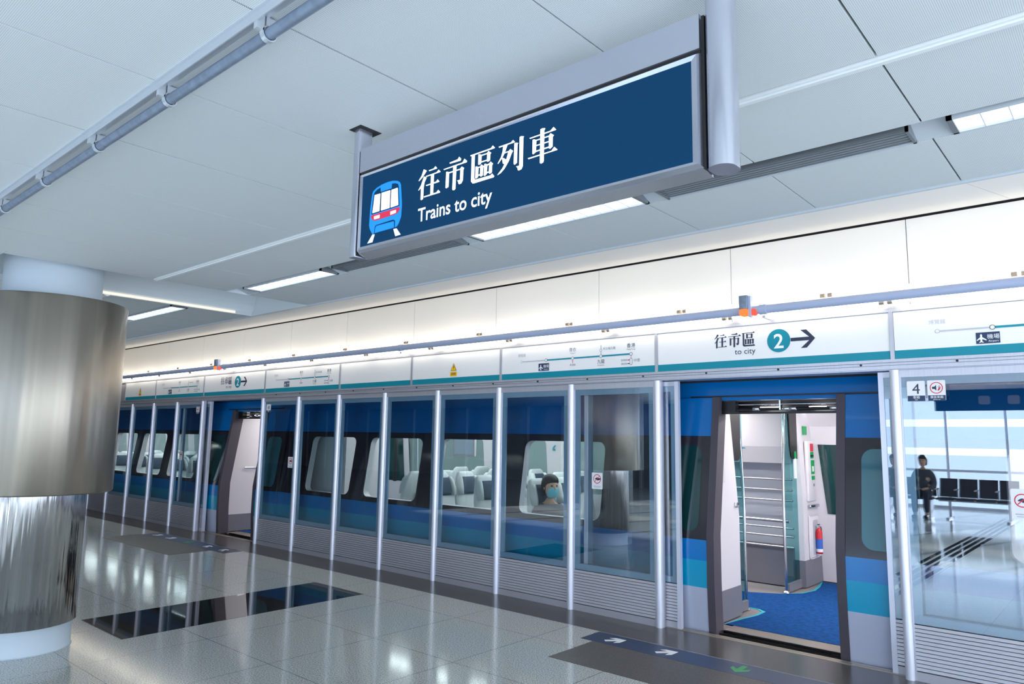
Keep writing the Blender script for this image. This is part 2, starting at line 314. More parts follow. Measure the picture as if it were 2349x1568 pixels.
# ------------------------------------------------------------ mesh building
class MB:
    def __init__(s): s.v, s.f, s.m, s.mats, s.sm = [], [], [], [], []
    def mi(s, k):
        if k not in s.mats: s.mats.append(k)
        return s.mats.index(k)
    def add(s, vs, fs, k, smooth=False):
        o = len(s.v); i = s.mi(k)
        s.v += [tuple(v) for v in vs]
        for f in fs:
            s.f.append(tuple(a + o for a in f)); s.m.append(i); s.sm.append(smooth)
        return s
    def box(s, x0, x1, y0, y1, z0, z1, k):
        if x1 < x0: x0, x1 = x1, x0
        if y1 < y0: y0, y1 = y1, y0
        if z1 < z0: z0, z1 = z1, z0
        vs = [(x0,y0,z0),(x1,y0,z0),(x1,y1,z0),(x0,y1,z0),(x0,y0,z1),(x1,y0,z1),(x1,y1,z1),(x0,y1,z1)]
        return s.add(vs, [(0,3,2,1),(4,5,6,7),(0,1,5,4),(1,2,6,5),(2,3,7,6),(3,0,4,7)], k)
    def rbox(s, x0, x1, y0, y1, z0, z1, k, r=0.01, seg=3):
        bm = bmesh.new()
        bmesh.ops.create_cube(bm, size=1)
        bmesh.ops.scale(bm, vec=(x1-x0, y1-y0, z1-z0), verts=bm.verts)
        bmesh.ops.translate(bm, vec=((x0+x1)/2, (y0+y1)/2, (z0+z1)/2), verts=bm.verts)
        bmesh.ops.bevel(bm, geom=bm.edges[:], offset=r, segments=seg, affect='EDGES', profile=0.5)
        bm.verts.index_update()
        s.add([v.co[:] for v in bm.verts], [[v.index for v in f.verts] for f in bm.faces], k, True)
        bm.free(); return s
    def poly(s, pts, k): return s.add(pts, [tuple(range(len(pts)))], k)
    def prism(s, pts2, fn, k, smooth=False):
        """pts2 outline; fn(u, v, t) maps to 3-D, t = 0 back, 1 front"""
        n = len(pts2)
        vs = [fn(u, v, 0) for u, v in pts2] + [fn(u, v, 1) for u, v in pts2]
        fs = [tuple(range(n-1, -1, -1)), tuple(range(n, 2*n))]
        s.add(vs, fs, k)
        return s.add(vs, [(i, (i+1) % n, n+(i+1) % n, n+i) for i in range(n)], k, smooth)
    def tube(s, pts, r, k, n=14, caps=True):
        pts = [Vector(p) for p in pts]; rs = r if isinstance(r, (list, tuple)) else [r]*len(pts)
        vs, fs = [], []
        prev = None
        for i, p in enumerate(pts):
            d = (pts[min(i+1, len(pts)-1)] - pts[max(i-1, 0)]).normalized()
            a = Vector((0,0,1)) if abs(d.z) < 0.9 else Vector((1,0,0))
            if prev is None: u = d.cross(a).normalized()
            else: u = (prev - d * prev.dot(d)).normalized()
            prev = u
            w = d.cross(u)
            for j in range(n):
                t = 2*math.pi*j/n
                vs.append(p + (u*math.cos(t) + w*math.sin(t))*rs[i])
        for i in range(len(pts)-1):
            for j in range(n):
                fs.append((i*n+j, i*n+(j+1) % n, (i+1)*n+(j+1) % n, (i+1)*n+j))
        s.add(vs, fs, k, True)
        if caps:
            L = (len(pts)-1)*n
            s.add(vs[:n], [tuple(range(n-1,-1,-1))], k); s.add(vs[L:], [tuple(range(n))], k)
        return s
    def lathe(s, cx, cy, prof, k, n=64, smooth=True):
        vs, fs = [], []
        for r, z in prof:
            for j in range(n):
                t = 2*math.pi*j/n
                vs.append((cx+r*math.cos(t), cy+r*math.sin(t), z))
        for i in range(len(prof)-1):
            for j in range(n):
                fs.append((i*n+j, i*n+(j+1) % n, (i+1)*n+(j+1) % n, (i+1)*n+j))
        return s.add(vs, fs, k, smooth)
    def loft(s, secs, k, n=20, ex=2.6):
        """secs: (cx, cy, z, half x, half y) superellipse sections, closed at both ends"""
        vs, fs = [], []
        for cx, cy, z, hx, hy in secs:
            for j in range(n):
                t = 2*math.pi*j/n; c, q = math.cos(t), math.sin(t)
                vs.append((cx+hx*math.copysign(abs(c)**(2/ex), c), cy+hy*math.copysign(abs(q)**(2/ex), q), z))
        for i in range(len(secs)-1):
            for j in range(n):
                fs.append((i*n+j, i*n+(j+1) % n, (i+1)*n+(j+1) % n, (i+1)*n+j))
        fs.append(tuple(range(n-1,-1,-1))); L = (len(secs)-1)*n
        fs.append(tuple(range(L, L+n)))
        return s.add(vs, fs, k, True)
    def ellipsoid(s, c, rx, ry, rz, k, n=16, h=10):
        secs = []
        vs, fs = [], []
        for i in range(h+1):
            a = -math.pi/2 + math.pi*i/h
            for j in range(n):
                t = 2*math.pi*j/n
                vs.append((c[0]+rx*math.cos(a)*math.cos(t), c[1]+ry*math.cos(a)*math.sin(t), c[2]+rz*math.sin(a)))
        for i in range(h):
            for j in range(n):
                fs.append((i*n+j, i*n+(j+1) % n, (i+1)*n+(j+1) % n, (i+1)*n+j))
        return s.add(vs, fs, k, True)
    def text(s, body, x, z, size, y, k, align='LEFT', sx=1.0, bold=0.0, width=None, height=None):
        """flat lettering on a plane of constant y that faces -y"""
        vs, fs = text_mesh(body, bold)
        if not vs: return s
        x0 = min(v[0] for v in vs); x1 = max(v[0] for v in vs)
        y0 = min(v[1] for v in vs); y1 = max(v[1] for v in vs)
        if width: kx = width/(x1-x0); ky = kx if not height else height/(y1-y0)
        else: kx, ky = size*sx, size
        off = {'LEFT': x0, 'CENTER': (x0+x1)/2, 'RIGHT': x1}[align]
        return s.add([(x+(v[0]-off)*kx, y, z+v[1]*ky) for v in vs], fs, k)
    def build(s, name, parent=None, at=None):
        o_at = Vector(at) if at is not None else (parent_world(parent) if parent else Vector((0,0,0)))
        me = bpy.data.meshes.new(name)
        me.from_pydata([Vector(v)-o_at for v in s.v], [], s.f)
        for k in s.mats: me.materials.append(M[k])
        for p, i, sm in zip(me.polygons, s.m, s.sm):
            p.material_index = i; p.use_smooth = sm
        me.update()
        o = bpy.data.objects.new(name, me)
        COL.objects.link(o)
        if parent:
            o.parent = parent
        else: o.location = o_at
        return o

WORLD_AT = {}
def parent_world(p):
    v = Vector((0,0,0))
    while p is not None:
        v += p.location; p = p.parent
    return v

TEXTS = {}
def text_mesh(body, bold=0.0):
    key = (body, bold)
    if key in TEXTS: return TEXTS[key]
    cu = bpy.data.curves.new('lettering', 'FONT')
    cu.body = body; cu.size = 1.0; cu.offset = bold; cu.resolution_u = 4
    o = bpy.data.objects.new('lettering', cu)
    COL.objects.link(o)
    bpy.context.view_layer.update()
    dg = bpy.context.evaluated_depsgraph_get()
    me = bpy.data.meshes.new_from_object(o.evaluated_get(dg))
    r = ([v.co[:] for v in me.vertices], [tuple(p.vertices) for p in me.polygons])
    bpy.data.objects.remove(o); bpy.data.curves.remove(cu); bpy.data.meshes.remove(me)
    TEXTS[key] = r
    return r

def tag(o, label=None, cat=None, group=None, kind=None):
    if label: o['label'] = label
    if cat: o['category'] = cat
    if group: o['group'] = group
    if kind: o['kind'] = kind
    return o
def thing(name, label, cat, loc=(0,0,0), group=None, kind=None):
    o = bpy.data.objects.new(name, None)
    o.empty_display_size = 0.1
    COL.objects.link(o); o.location = loc
    return tag(o, label, cat, group, kind)
def struct(o): o['kind'] = 'structure'; return o
def copy_tree(o, loc=None, parent=None):
    c = o.copy(); COL.objects.link(c)
    if parent is not None: c.parent = parent
    for ch in list(o.children): copy_tree(ch, None, c)
    if loc is not None: c.location = loc
    return c
ORD = ['', 'first', 'second', 'third', 'fourth', 'fifth', 'sixth', 'seventh', 'eighth', 'ninth', 'tenth', 'eleventh', 'twelfth']
def rrect(x0, x1, z0, z1, r, n=6):
    pts = []
    for cx, cz, a in ((x1-r, z1-r, 0), (x0+r, z1-r, 90), (x0+r, z0+r, 180), (x1-r, z0+r, 270)):
        for i in range(n+1):
            t = math.radians(a + 90*i/n)
            pts.append((cx+r*math.cos(t), cz+r*math.sin(t)))
    return pts
def disc(cx, cz, r, n=28): return [(cx+r*math.cos(2*math.pi*i/n), cz+r*math.sin(2*math.pi*i/n)) for i in range(n)]

# ------------------------------------------------------------ floor of the platform
XL, XR = -38.0, 5.0
PY = 5.743                      # plane of the platform screen doors
MODW = 0.957
DOOR1 = (-3.26, -1.32)
DOOR2 = (-11.87, -9.96)
fl = struct(MB().box(XL, XR, -10.0, 5.275, -0.12, 0, 'floor').build('floor'))
struct(MB().box(XL, XR, 5.275, 5.862, -0.12, 0, 'band').build('trim_1'))
struct(MB().box(-6.952, -6.10, 2.437, 4.762, 0.0, 0.0015, 'black').build('trim_2'))
struct(MB().box(XL, XR, 5.0, 10.5, -1.3, -1.2, 'under').box(XL, XR, 5.80, 5.862, -1.2, -0.12, 'under').build('trim_3'))
g = MB()
for i in range(4):
    g.box(-2.44+i*0.10, -2.38+i*0.10, -8.0, 4.41, 0, 0.0015, 'black')
struct(g.build('trim_4'))
for n, (a, b) in enumerate((DOOR1, DOOR2)):
    c = (a+b)/2
    struct(MB().box(c-1.145, c+1.145, 4.41, 4.985, 0, 0.002, 'tactile').build('trim_%d' % (5+2*n)))
    struct(MB().box(a+0.02, b-0.02, 5.79, 5.824, 0, 0.004, 'silver_trim').box(a+0.02, b-0.02, 5.83, 5.862, 0, 0.005, 'silver_trim').build('trim_%d' % (6+2*n)))

def arrow(cx, cy, ang, s):
    pts = [(-1,0.22),(0.15,0.22),(-0.35,0.75),(0.2,0.75),(1,0.0),(0.2,-0.75),(-0.35,-0.75),(0.15,-0.22),(-1,-0.22)]
    c, q = math.cos(ang), math.sin(ang)
    return [(cx+s*(u*c-v*q), cy+s*(u*q+v*c)) for u, v in pts]
def queue_strip(c, label):
    t = thing('floor_guide_strip', label, 'floor sticker', (c, 5.12, 0.0))
    MB().box(c-1.286, c+1.286, 4.988, 5.252, 0.0002, 0.0022, 'navy').build('strip_base', t)
    MB().box(c-1.286, c+1.286, 5.254, 5.264, 0.0002, 0.0026, 'midink').build('edge_line', t)
    for dx, ang, k, nm in ((-1.04, 45, 'sticker', 'white_arrow'), (-0.58, 45, 'sticker', 'white_arrow'),
                           (0.0, -90, 'green_print', 'green_arrow'), (0.58, 135, 'sticker', 'white_arrow'), (1.04, 135, 'sticker', 'white_arrow')):
        P = arrow(c+dx, 5.123, math.radians(ang), 0.088)
        MB().prism(P, lambda u, v, tt: (u, v, 0.0022+0.0012*tt), k).build(nm, t)
queue_strip(-2.27, 'navy floor strip with white arrows and one green arrow before the near open doorway')
queue_strip(-10.72, 'navy floor strip with arrows on the floor before the far open doorway')

# ------------------------------------------------------------ ceiling
HC = 2.82
SEAM = [-0.544 - 0.657*k for k in range(-9, 58)]
REC = (-6.92, -5.90)
ce = MB()
def panel(x0, x1, y0, y1):
    if x1-x0 > 0.02: ce.box(x0+0.0035, x1-0.0035, y0+0.003, y1-0.003, HC, HC+0.02, 'ceiling')
for i in range(len(SEAM)-1):
    x1, x0 = SEAM[i], SEAM[i+1]
    for y0, y1 in ((-10, -6), (-6, -2), (-2, 1.35), (1.35, 2.368), (2.422, 2.985), (3.185, 3.79)):
        if y0 >= 1.35 and x0 < REC[1] and x1 > REC[0]:
            if x1 > REC[1]: panel(REC[1], x1, y0, y1)
            if x0 < REC[0]: panel(x0, REC[0], y0, y1)
        elif y0 == -2:
            panel(x0, x1, -2, 1.353)
        elif y0 == 1.35:
            panel(x0, x1, 1.347, y1)
        else: panel(x0, x1, y0, y1)
struct(ce.build('ceiling'))
rb = MB()
for x0, x1 in ((XL, REC[0]), (REC[1], XR)):
    rb.box(x0, x1, 2.372, 2.418, HC-0.010, HC+0.02, 'ceil_rib').box(x0, x1, 2.385, 2.405, HC-0.016, HC-0.010, 'ceil_rib')
struct(rb.build('trim_10'))
ed = MB()
for x0, x1 in ((XL, REC[0]), (REC[1], XR)):
    ed.box(x0, x1, 3.79, 3.805, HC-0.012, HC+0.03, 'lamp_body').box(x0, x1, 3.808, 3.83, HC-0.004, HC+0.03, 'lamp_body')
ed.box(REC[0], REC[1], 3.79, 3.83, HC-0.006, HC+0.03, 'ceil_plain')
struct(ed.build('trim_11'))
vo = MB().box(XL, XR, -10, 3.8, 3.08, 3.12, 'void')
struct(vo.build('trim_12'))
# recess across the ceiling at the column
rc = MB()
prof = [(REC[1]-0.001, HC+0.0), (REC[1]-0.001, HC+0.17), (REC[1]-0.12, HC+0.24), (REC[0]+0.16, HC+0.24), (REC[0]+0.07, HC+0.20), (REC[0]+0.025, HC+0.10), (REC[0]+0.018, HC+0.035), (REC[0]-0.005, HC-0.004)]
ys = (1.35, 3.80)
vs = [(x, y, z) for y in ys for x, z in prof]
n = len(prof)
rc.add(vs, [(i, i+1, n+i+1, n+i) for i in range(n-1)], 'ceil_plain', False)
rc.poly([(x, 1.35, z) for x, z in prof], 'ceil_plain')
rc.poly([(x, 3.80, z) for x, z in prof], 'ceil_plain')
struct(rc.build('trim_13'))
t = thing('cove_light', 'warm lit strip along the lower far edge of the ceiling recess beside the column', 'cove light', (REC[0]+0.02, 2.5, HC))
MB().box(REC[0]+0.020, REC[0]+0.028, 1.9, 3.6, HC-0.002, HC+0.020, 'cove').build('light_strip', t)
# lamp channel
chn = MB()
for x0, x1 in ((XL, REC[0]), (REC[1], XR)):
    chn.box(x0, x1, 2.95, 3.03, HC+0.10, HC+0.12, 'void').box(x0, x1, 2.97, 2.984, HC+0.004, HC+0.12, 'void')
    chn.add([(x0,3.012,HC+0.06),(x1,3.012,HC+0.06),(x1,3.187,HC+0.004),(x0,3.187,HC+0.004),(x0,3.012,HC+0.10),(x1,3.012,HC+0.10),(x1,3.187,HC+0.10),(x0,3.187,HC+0.10)],
            [(0,3,2,1),(4,5,6,7),(0,1,5,4),(2,3,7,6),(1,2,6,5),(3,0,4,7)], 'lamp_body')
struct(chn.build('trim_14'))

def ceiling_light(x0, x1, y0, y1, label, group=None):
    c = (x0+x1)/2
    t = thing('ceiling_light', label, 'ceiling light', (c, (y0+y1)/2, HC-0.02), group)
    f = MB(); ya, zb = y0+0.028, HC-0.003
    f.box(x0, x1, ya, ya+0.010, zb, HC+0.075, 'lamp_body').box(x0, x1, y1-0.012, y1, zb, HC+0.075, 'lamp_body')
    f.box(x0, x0+0.02, ya, y1, zb, HC+0.075, 'vent_slat').box(x1-0.02, x1, ya, y1, zb, HC+0.075, 'vent_slat')
    f.build('housing', t)
    MB().box(x0+0.02, x1-0.02, ya+0.010, y1-0.012, HC+0.006, HC+0.012, 'lamp').build('diffuser', t)
    if not group:
        for i in range(1, 13):
            x = x0+0.02+(x1-x0-0.04)*i/13
            MB().box(x-0.002, x+0.002, ya+0.010, y1-0.012, HC-0.003, HC+0.005, 'cell').build('louvre_blade', t)
ceiling_light(-0.47, 0.72, 2.99, 3.182, 'ceiling light with louvred diffuser at the upper right, beyond the vent')
ceiling_light(-3.03, -1.84, 2.99, 3.182, 'ceiling light with louvred diffuser seen just below the hanging blue sign')
ceiling_light(-5.68, -4.54, 2.99, 3.182, 'ceiling light left of the hanging sign, just before the ceiling recess')
ceiling_light(-8.36, -7.05, 2.99, 3.182, 'small-looking ceiling light beyond the ceiling recess beside the steel column')
for y in (-1.6, -5.2):  # unseen lamp rows added behind the camera for more light
    for k in range(7):
        ceiling_light(-15.0+k*2.63, -13.8+k*2.63, y, y+0.19, 'unseen ceiling light added behind the camera to light the platform', 'unseen ceiling lights added behind the camera')

def vent(x0, x1, label):
    t = thing('air_vent', label, 'air vent', ((x0+x1)/2, 3.08, HC-0.02))
    f = MB(); zb = HC-0.004
    f.box(x0, x1, 3.028, 3.036, zb, HC+0.08, 'vent_slat').box(x0, x1, 3.172, 3.182, zb, HC+0.08, 'lamp_body')
    f.box(x0, x0+0.012, 3.028, 3.182, zb, HC+0.08, 'vent_slat').box(x1-0.012, x1, 3.028, 3.182, zb, HC+0.08, 'vent_slat')
    f.build('frame', t)
    MB().box(x0+0.012, x1-0.012, 3.036, 3.172, HC+0.05, HC+0.06, 'vent_dark').build('duct', t)
    for i in range(5):
        y = 3.046+i*0.026
        MB().box(x0+0.012, x1-0.012, y, y+0.009, HC-0.003, HC+0.001, 'vent_slat').build('slat', t)
vent(-1.73, -0.60, 'long slotted air vent in the ceiling right of the hanging sign')
vent(-4.42, -3.15, 'long slotted air vent in the ceiling below the left end of the hanging sign')

# conduit along the ceiling, on a channel with clips at each panel seam
t = thing('ceiling_conduit', 'grey galvanised pipe clipped along the ceiling at upper left', 'pipe', (-2.0, 1.01, HC-0.04))
MB().tube([(-9.0, 1.015, HC-0.052), (1.0, 1.015, HC-0.052)], 0.0175, 'conduit', 20).build('pipe', t)
MB().box(-9.0, 1.0, 0.968, 0.972, HC-0.030, HC, 'channel').box(-9.0, 1.0, 0.972, 1.008, HC-0.006, HC, 'channel').box(-9.0, 1.0, 0.958, 0.968, HC-0.006, HC, 'channel').build('support_channel', t)
for x in SEAM:
    if -6 < x < 0.5:
        ring = MB()
        pts = [(x, 1.015+0.0205*math.cos(a), HC-0.052+0.0205*math.sin(a)) for a in [math.radians(d) for d in range(100, 441, 20)]]
        for i in range(len(pts)-1):
            (xa, ya, za), (xb, yb, zb) = pts[i], pts[i+1]
            v = []
            for (yy, zz) in ((ya, za), (yb, zb)):
                dy, dz = (yy-1.015), (zz-HC+0.052)
                for s_ in (1.0, 1.18):
                    for xx in (x-0.009, x+0.009): v.append((xx, 1.015+dy*s_, HC-0.052+dz*s_))
            ring.add(v, [(0,1,5,4),(2,6,7,3),(0,4,6,2),(1,3,7,5),(0,2,3,1),(4,5,7,6)], 'channel')
        ring.box(x-0.010, x+0.012, 1.0, 1.03, HC-0.033, HC-0.006, 'channel')
        ring.box(x-0.009, x+0.009, 0.972, 0.996, HC-0.05, HC-0.006, 'channel')
        ring.build('clip', t)

# ------------------------------------------------------------ soffit and white wall over the screen doors
so = MB()
sx = [XR] + [x for i, x in enumerate(SEAM) if i % 2 == 1 and XL < x < XR] + [XL]
for a, b in zip(sx[1:], sx[:-1]):
    y0, z0, y1, z1 = 3.82, HC+0.002, 5.765, 3.262
    so.add([(a+0.002,y0,z0),(b-0.002,y0,z0),(b-0.002,y1,z1),(a+0.002,y1,z1),(a+0.002,y0,z0+0.02),(b-0.002,y0,z0+0.02),(b-0.002,y1,z1+0.02),(a+0.002,y1,z1+0.02)],
           [(0,3,2,1),(4,5,6,7),(0,1,5,4),(2,3,7,6),(1,2,6,5),(3,0,4,7)], 'upper')
struct(so.build('trim_15'))
uw = MB()
e = -1.1977
xs = [e + 1.359*k for k in range(4, -20, -1)]
for a, b in zip(xs[1:], xs[:-1]):
    uw.box(a+0.0025, b-0.0025, 5.78, 5.80, 2.56, 3.247, 'upper')
uw.box(XL, XR, 5.805, 5.83, 2.5, 3.4, 'gap')
uw.box(-1.192, -1.162, 5.768, 5.78, 3.17, 3.20, 'ceil_rib')
struct(uw.build('wall_upper'))

# ------------------------------------------------------------ hanging sign
SX, SY, SZ = -1.52, 1.66, 2.45
sg = thing('hanging_sign', 'dark blue overhead sign reading Trains to city with a train pictogram', 'sign', (SX, SY, SZ))
x0, x1 = -2.262, -0.803
f = MB()
# bevelled frame round the face
yo, yi = SY-0.004, SY+0.006
o = [(x0, 2.302), (x1, 2.302), (x1, 2.622), (x0, 2.632-0.008)]
i_ = [(-2.238, 2.326), (-0.832, 2.322), (-0.832, 2.601), (-2.238, 2.608)]
vs = [(x, SY+0.012, z) for x, z in o] + [(x+(0.010 if x < -1.5 else -0.010), SY-0.004, z+(0.010 if z < 2.4 else -0.008)) for x, z in o] + [(x, SY+0.001, z) for x, z in i_]
fs = []
for a in range(4):
    b = (a+1) % 4
    fs += [(a, b, 4+b, 4+a), (4+a, 4+b, 8+b, 8+a)]
f.add(vs, fs, 'sign_metal')
f.build('face_frame', sg)
MB().box(x0, x1, SY+0.012, SY+0.062, 2.305, 2.72, 'sign_metal').add(
    [(x0,SY+0.010,2.302),(x1,SY+0.010,2.302),(x1,SY+0.062,2.290),(x0,SY+0.062,2.290),(x0,SY+0.062,2.306),(x1,SY+0.062,2.306)],
    [(0,3,2,1),(0,1,5,4),(2,3,4,5),(1,2,5),(0,4,3)], 'sign_metal').build('sign_box', sg)
MB().box(x0+0.004, x1-0.002, SY-0.003, SY+0.064, 2.6285, 2.726, 'sign_metal').build('header_bar', sg)
MB().box(x0+0.003, x1-0.003, SY+0.004, SY+0.06, 2.618, 2.630, 'dark').build('shadow_gap', sg)
MB().poly([(-2.239, SY+0.0005, 2.325), (-0.831, SY+0.0005, 2.321), (-0.831, SY+0.0005, 2.602), (-2.239, SY+0.0005, 2.609)], 'sign_face').build('face_panel', sg)
for px0, px1 in ((-2.306, -2.268), (-0.793, -0.722)):
    p = MB()
    wide = px1 - px0 > 0.05
    if wide:
        xs_ = rrect(px0, px1, SY-0.016, SY+0.075, 0.0345, 8)
    else:
        xs_ = rrect(px0, px1, SY-0.004, SY+0.062, 0.008, 4)
    p.prism(xs_, lambda u, v, tt: (u, v, 2.292+tt*(HC+0.05-2.292)), 'sign_metal', True)
    po = p.build('post', sg)
    MB().box(px1 if px0 < -2 else px0-0.008, (px1+0.004) if px0 < -2 else px0, SY+0.002, SY+0.058, 2.296, 2.72, 'dark').build('post_gap', po)
    MB().box(px0-0.012, px1+0.025, SY-0.02, SY+0.085, HC-0.002, HC+0.002, 'gap').build('ceiling_plate', sg)
MB().lathe(-0.766, SY-0.018, [(0.0001, 2.752), (0.0045, 2.752)], 'sticker', 12).build('screw', sg)
lt = MB()
for key in ('wang', 'shi', 'qu', 'lie', 'che'):
    for P in GLYPH[key]:
        lt.prism(P, lambda u, v, tt: (SX+u, SY-0.0006*tt, SZ+v), 'sign_text')
lt.build('chinese_lettering', sg)
MB().text('Trains to city', -1.905, 2.362, 1, SY-0.0006, 'sign_text', width=0.362, height=0.066, bold=0.012).build('english_lettering', sg)
pic = MB()
for P in ICON['blue']: pic.prism(P, lambda u, v, tt: (SX+u, SY-0.0004*tt, SZ+v), 'sign_blue')
pc = pic.build('train_pictogram', sg)
for d, (k, mk, nm) in enumerate((('dark', 'sign_face', 'pictogram_outline'), ('red', 'sign_red', 'pictogram_bumper'), ('white', 'sign_text', 'pictogram_window'), ('white', 'sign_text', 'pictogram_lamp'), ('white', 'sign_text', 'pictogram_rail'))):
    for P in {2: ICON[k][:3], 3: ICON[k][3:5], 4: ICON[k][5:]}.get(d, ICON[k]):
        MB().prism(P, lambda u, v, tt: (SX+u, SY-0.0005-0.0003*(min(d, 2)+tt), SZ+v), mk).build(nm, pc)

# ------------------------------------------------------------ column
cx, cy = -6.42, 1.829
co = thing('column', 'round steel-clad column with a wide upper drum, slimmer lower drum and white base', 'column', (cx, cy, 0), kind='thing')
MB().lathe(cx, cy, [(0.0, 0.004), (0.346, 0.004), (0.346, 0.0), (0.338, 0.012), (0.338, 0.185), (0.36, 0.20)], 'neck').build('base', co)
MB().lathe(cx, cy, [(0.33, 0.188), (0.362, 0.188), (0.362, 1.20)], 'drum_low', 96).build('lower_drum', co)
MB().lathe(cx, cy, [(0.34, 1.135), (0.525, 1.135), (0.535, 1.145), (0.535, 2.585), (0.527, 2.592), (0.33, 2.592)], 'drum_up', 96).build('upper_drum', co)
MB().lathe(cx, cy, [(0.338, 2.55), (0.338, 3.07)], 'neck', 64).build('neck', co)
MB().lathe(cx, cy, [(0.39, HC+0.235), (0.338, HC+0.235)], 'gap', 48).build('ceiling_ring', co)

# ------------------------------------------------------------ platform screen doors
def slats(mb, x0, x1, z0, z1, n, y, k):
    h = (z1-z0)/n
    for i in range(n):
        a = z0+i*h
        mb.add([(x0,y+0.016,a),(x1,y+0.016,a),(x1,y-0.004,a+h*0.24),(x0,y-0.004,a+h*0.24),(x0,y+0.002,a+h),(x1,y+0.002,a+h),(x0,y+0.012,a+h),(x1,y+0.012,a+h)],
               [(0,1,2,3),(3,2,5,4),(4,5,7,6)], k)
    mb.box(x0, x1, y+0.017, y+0.024, z0, z1, 'gap')

def screen_panel(w):
    """one fixed module, left edge at x = 0"""
    t = thing('glass_screen_panel', '', 'glass panel', (0, PY, 0))
    a, b = 0.032, w-0.032
    fr = MB()
    fr.box(a, b, PY-0.006, PY+0.04, 2.078, 2.13, 'alu')
    fr.box(a, a+0.010, PY-0.004, PY+0.03, 0.0, 2.08, 'alu').box(b-0.010, b, PY-0.004, PY+0.03, 0.0, 2.08, 'alu')
    fr.build('metal_frame', t)
    bd = MB()
    i0, i1, z0, z1 = a+0.010, b-0.010, 0.375, 2.078
    bd.box(i0, i0+0.052, PY+0.008, PY+0.03, z0, z1, 'border').box(i1-0.052, i1, PY+0.008, PY+0.03, z0, z1, 'border')
    bd.box(i0+0.052, i1-0.052, PY+0.008, PY+0.03, z1-0.055, z1, 'border').box(i0+0.052, i1-0.052, PY+0.008, PY+0.03, z0, z0+0.055, 'border')
    bd.build('pale_blue_border', t)
    MB().poly([(i0, PY+0.004, z0), (i1, PY+0.004, z0), (i1, PY+0.004, z1), (i0, PY+0.004, z1)], 'psd_glass').build('glass_pane', t)
    lv = MB()
    slats(lv, a+0.010, b-0.010, 0.062, 0.368, 12, PY, 'louvre')
    lv.box(a+0.010, b-0.010, PY-0.004, PY+0.02, 0.0, 0.060, 'louvre')
    lv.build('louvre_base', t)
    return t
def screen_post(label, x, r=0.031, first=[None]):
    if first[0] is None:
        t = thing('screen_post', label, 'post', (0, PY, 0))
        pf = [(r*math.cos(math.radians(d)), -0.004+0.85*r*math.sin(math.radians(d))) for d in range(180, 361, 15)]
        pf += [(r, 0.05), (-r, 0.05)]
        MB().prism(pf, lambda u, v, tt: (u, PY+v, 2.132*tt), 'post', True).build('shaft', t)
        first[0] = t
        t.location = (x, PY, 0)
        return t
    t = copy_tree(first[0], (x, PY, 0)); t['label'] = label
    return t
protos = {}
def place_panel(x, w, label):
    if w not in protos:
        t = protos[w] = screen_panel(w)
    else: t = copy_tree(protos[w])
    t.location = (x, PY, 0); t['label'] = label
    return t
EXTRA = {1: ', with a no-touching sticker', 7: ', beside the far doorway'}
for k in range(7):
    place_panel(DOOR1[0]-(k+1)*MODW, MODW, 'glass screen panel over steel louvre, %s left of the near doorway%s' % (ORD[k+1], EXTRA.get(k+1, '')))
for k in range(8):
    x = DOOR1[0]-k*MODW
    lab = 'silver post at the left side of the near open doorway' if k == 0 else ('silver post at the right side of the far open doorway' if k == 7 else
          'silver post between %s and %s glass panels left of the near doorway' % (ORD[k], ORD[k+1]))
    screen_post(lab, x)
for k in range(6):
    place_panel(DOOR2[0]-(k+1)*MODW, MODW, 'glass screen panel over steel louvre, %s left of the far doorway' % ORD[k+1])
for k in range(7):
    screen_post('silver post at the left side of the far open doorway' if k == 0 else 'silver post between %s and %s glass panels left of the far doorway' % (ORD[k], ORD[k+1]), DOOR2[0]-k*MODW)
for k in range(3):
    place_panel(DOOR1[1]+k*MODW*1.25, MODW*1.25, ['large glass screen panel right of the near doorway reflecting the bright platform', 'glass screen panel outside the right edge, second right of the near doorway', 'glass screen panel outside the right edge, third right of the near doorway'][k])
for k in range(3):
    screen_post(['silver post at the right side of the near open doorway', 'silver post one panel right of the near doorway', 'silver post two panels right of the near doorway'][k], DOOR1[1]+k*MODW*1.25)

def sliding_leaf(x0, x1, label):
    t = thing('sliding_screen_door', label, 'sliding door', ((x0+x1)/2, PY+0.07, 0))
    y = PY+0.062
    st = MB()
    st.box(x0, x0+0.036, y-0.006, y+0.034, 0.005, 2.125, 'post').box(x1-0.036, x1, y-0.006, y+0.034, 0.005, 2.125, 'post')
    st.box(x0+0.036, x1-0.036, y-0.004, y+0.03, 2.085, 2.125, 'alu')
    st.build('metal_frame', t)
    i0, i1, z0, z1 = x0+0.036, x1-0.036, 0.378, 2.085
    bd = MB()
    bd.box(i0, i0+0.045, y+0.006, y+0.026, z0, z1, 'border').box(i1-0.045, i1, y+0.006, y+0.026, z0, z1, 'border')
    bd.box(i0+0.045, i1-0.045, y+0.006, y+0.026, z1-0.05, z1, 'border').box(i0+0.045, i1-0.045, y+0.006, y+0.026, z0, z0+0.05, 'border')
    bd.build('pale_blue_border', t)
    MB().poly([(i0, y+0.003, z0), (i1, y+0.003, z0), (i1, y+0.003, z1), (i0, y+0.003, z1)], 'psd_glass').build('glass_pane', t)
    lv = MB()
    slats(lv, i0, i1, 0.06, 0.37, 12, y, 'louvre')
    lv.box(i0, i1, y-0.003, y+0.02, 0.005, 0.058, 'louvre')
    lv.build('louvre_base', t)
sliding_leaf(-4.10, -3.085, 'open sliding glass door leaf tucked behind the panel left of the near doorway')
sliding_leaf(-1.445, -0.43, 'open sliding glass door leaf tucked behind the panel right of the near doorway')
sliding_leaf(-12.71, -11.70, 'open sliding glass door leaf tucked behind the panel left of the far doorway')

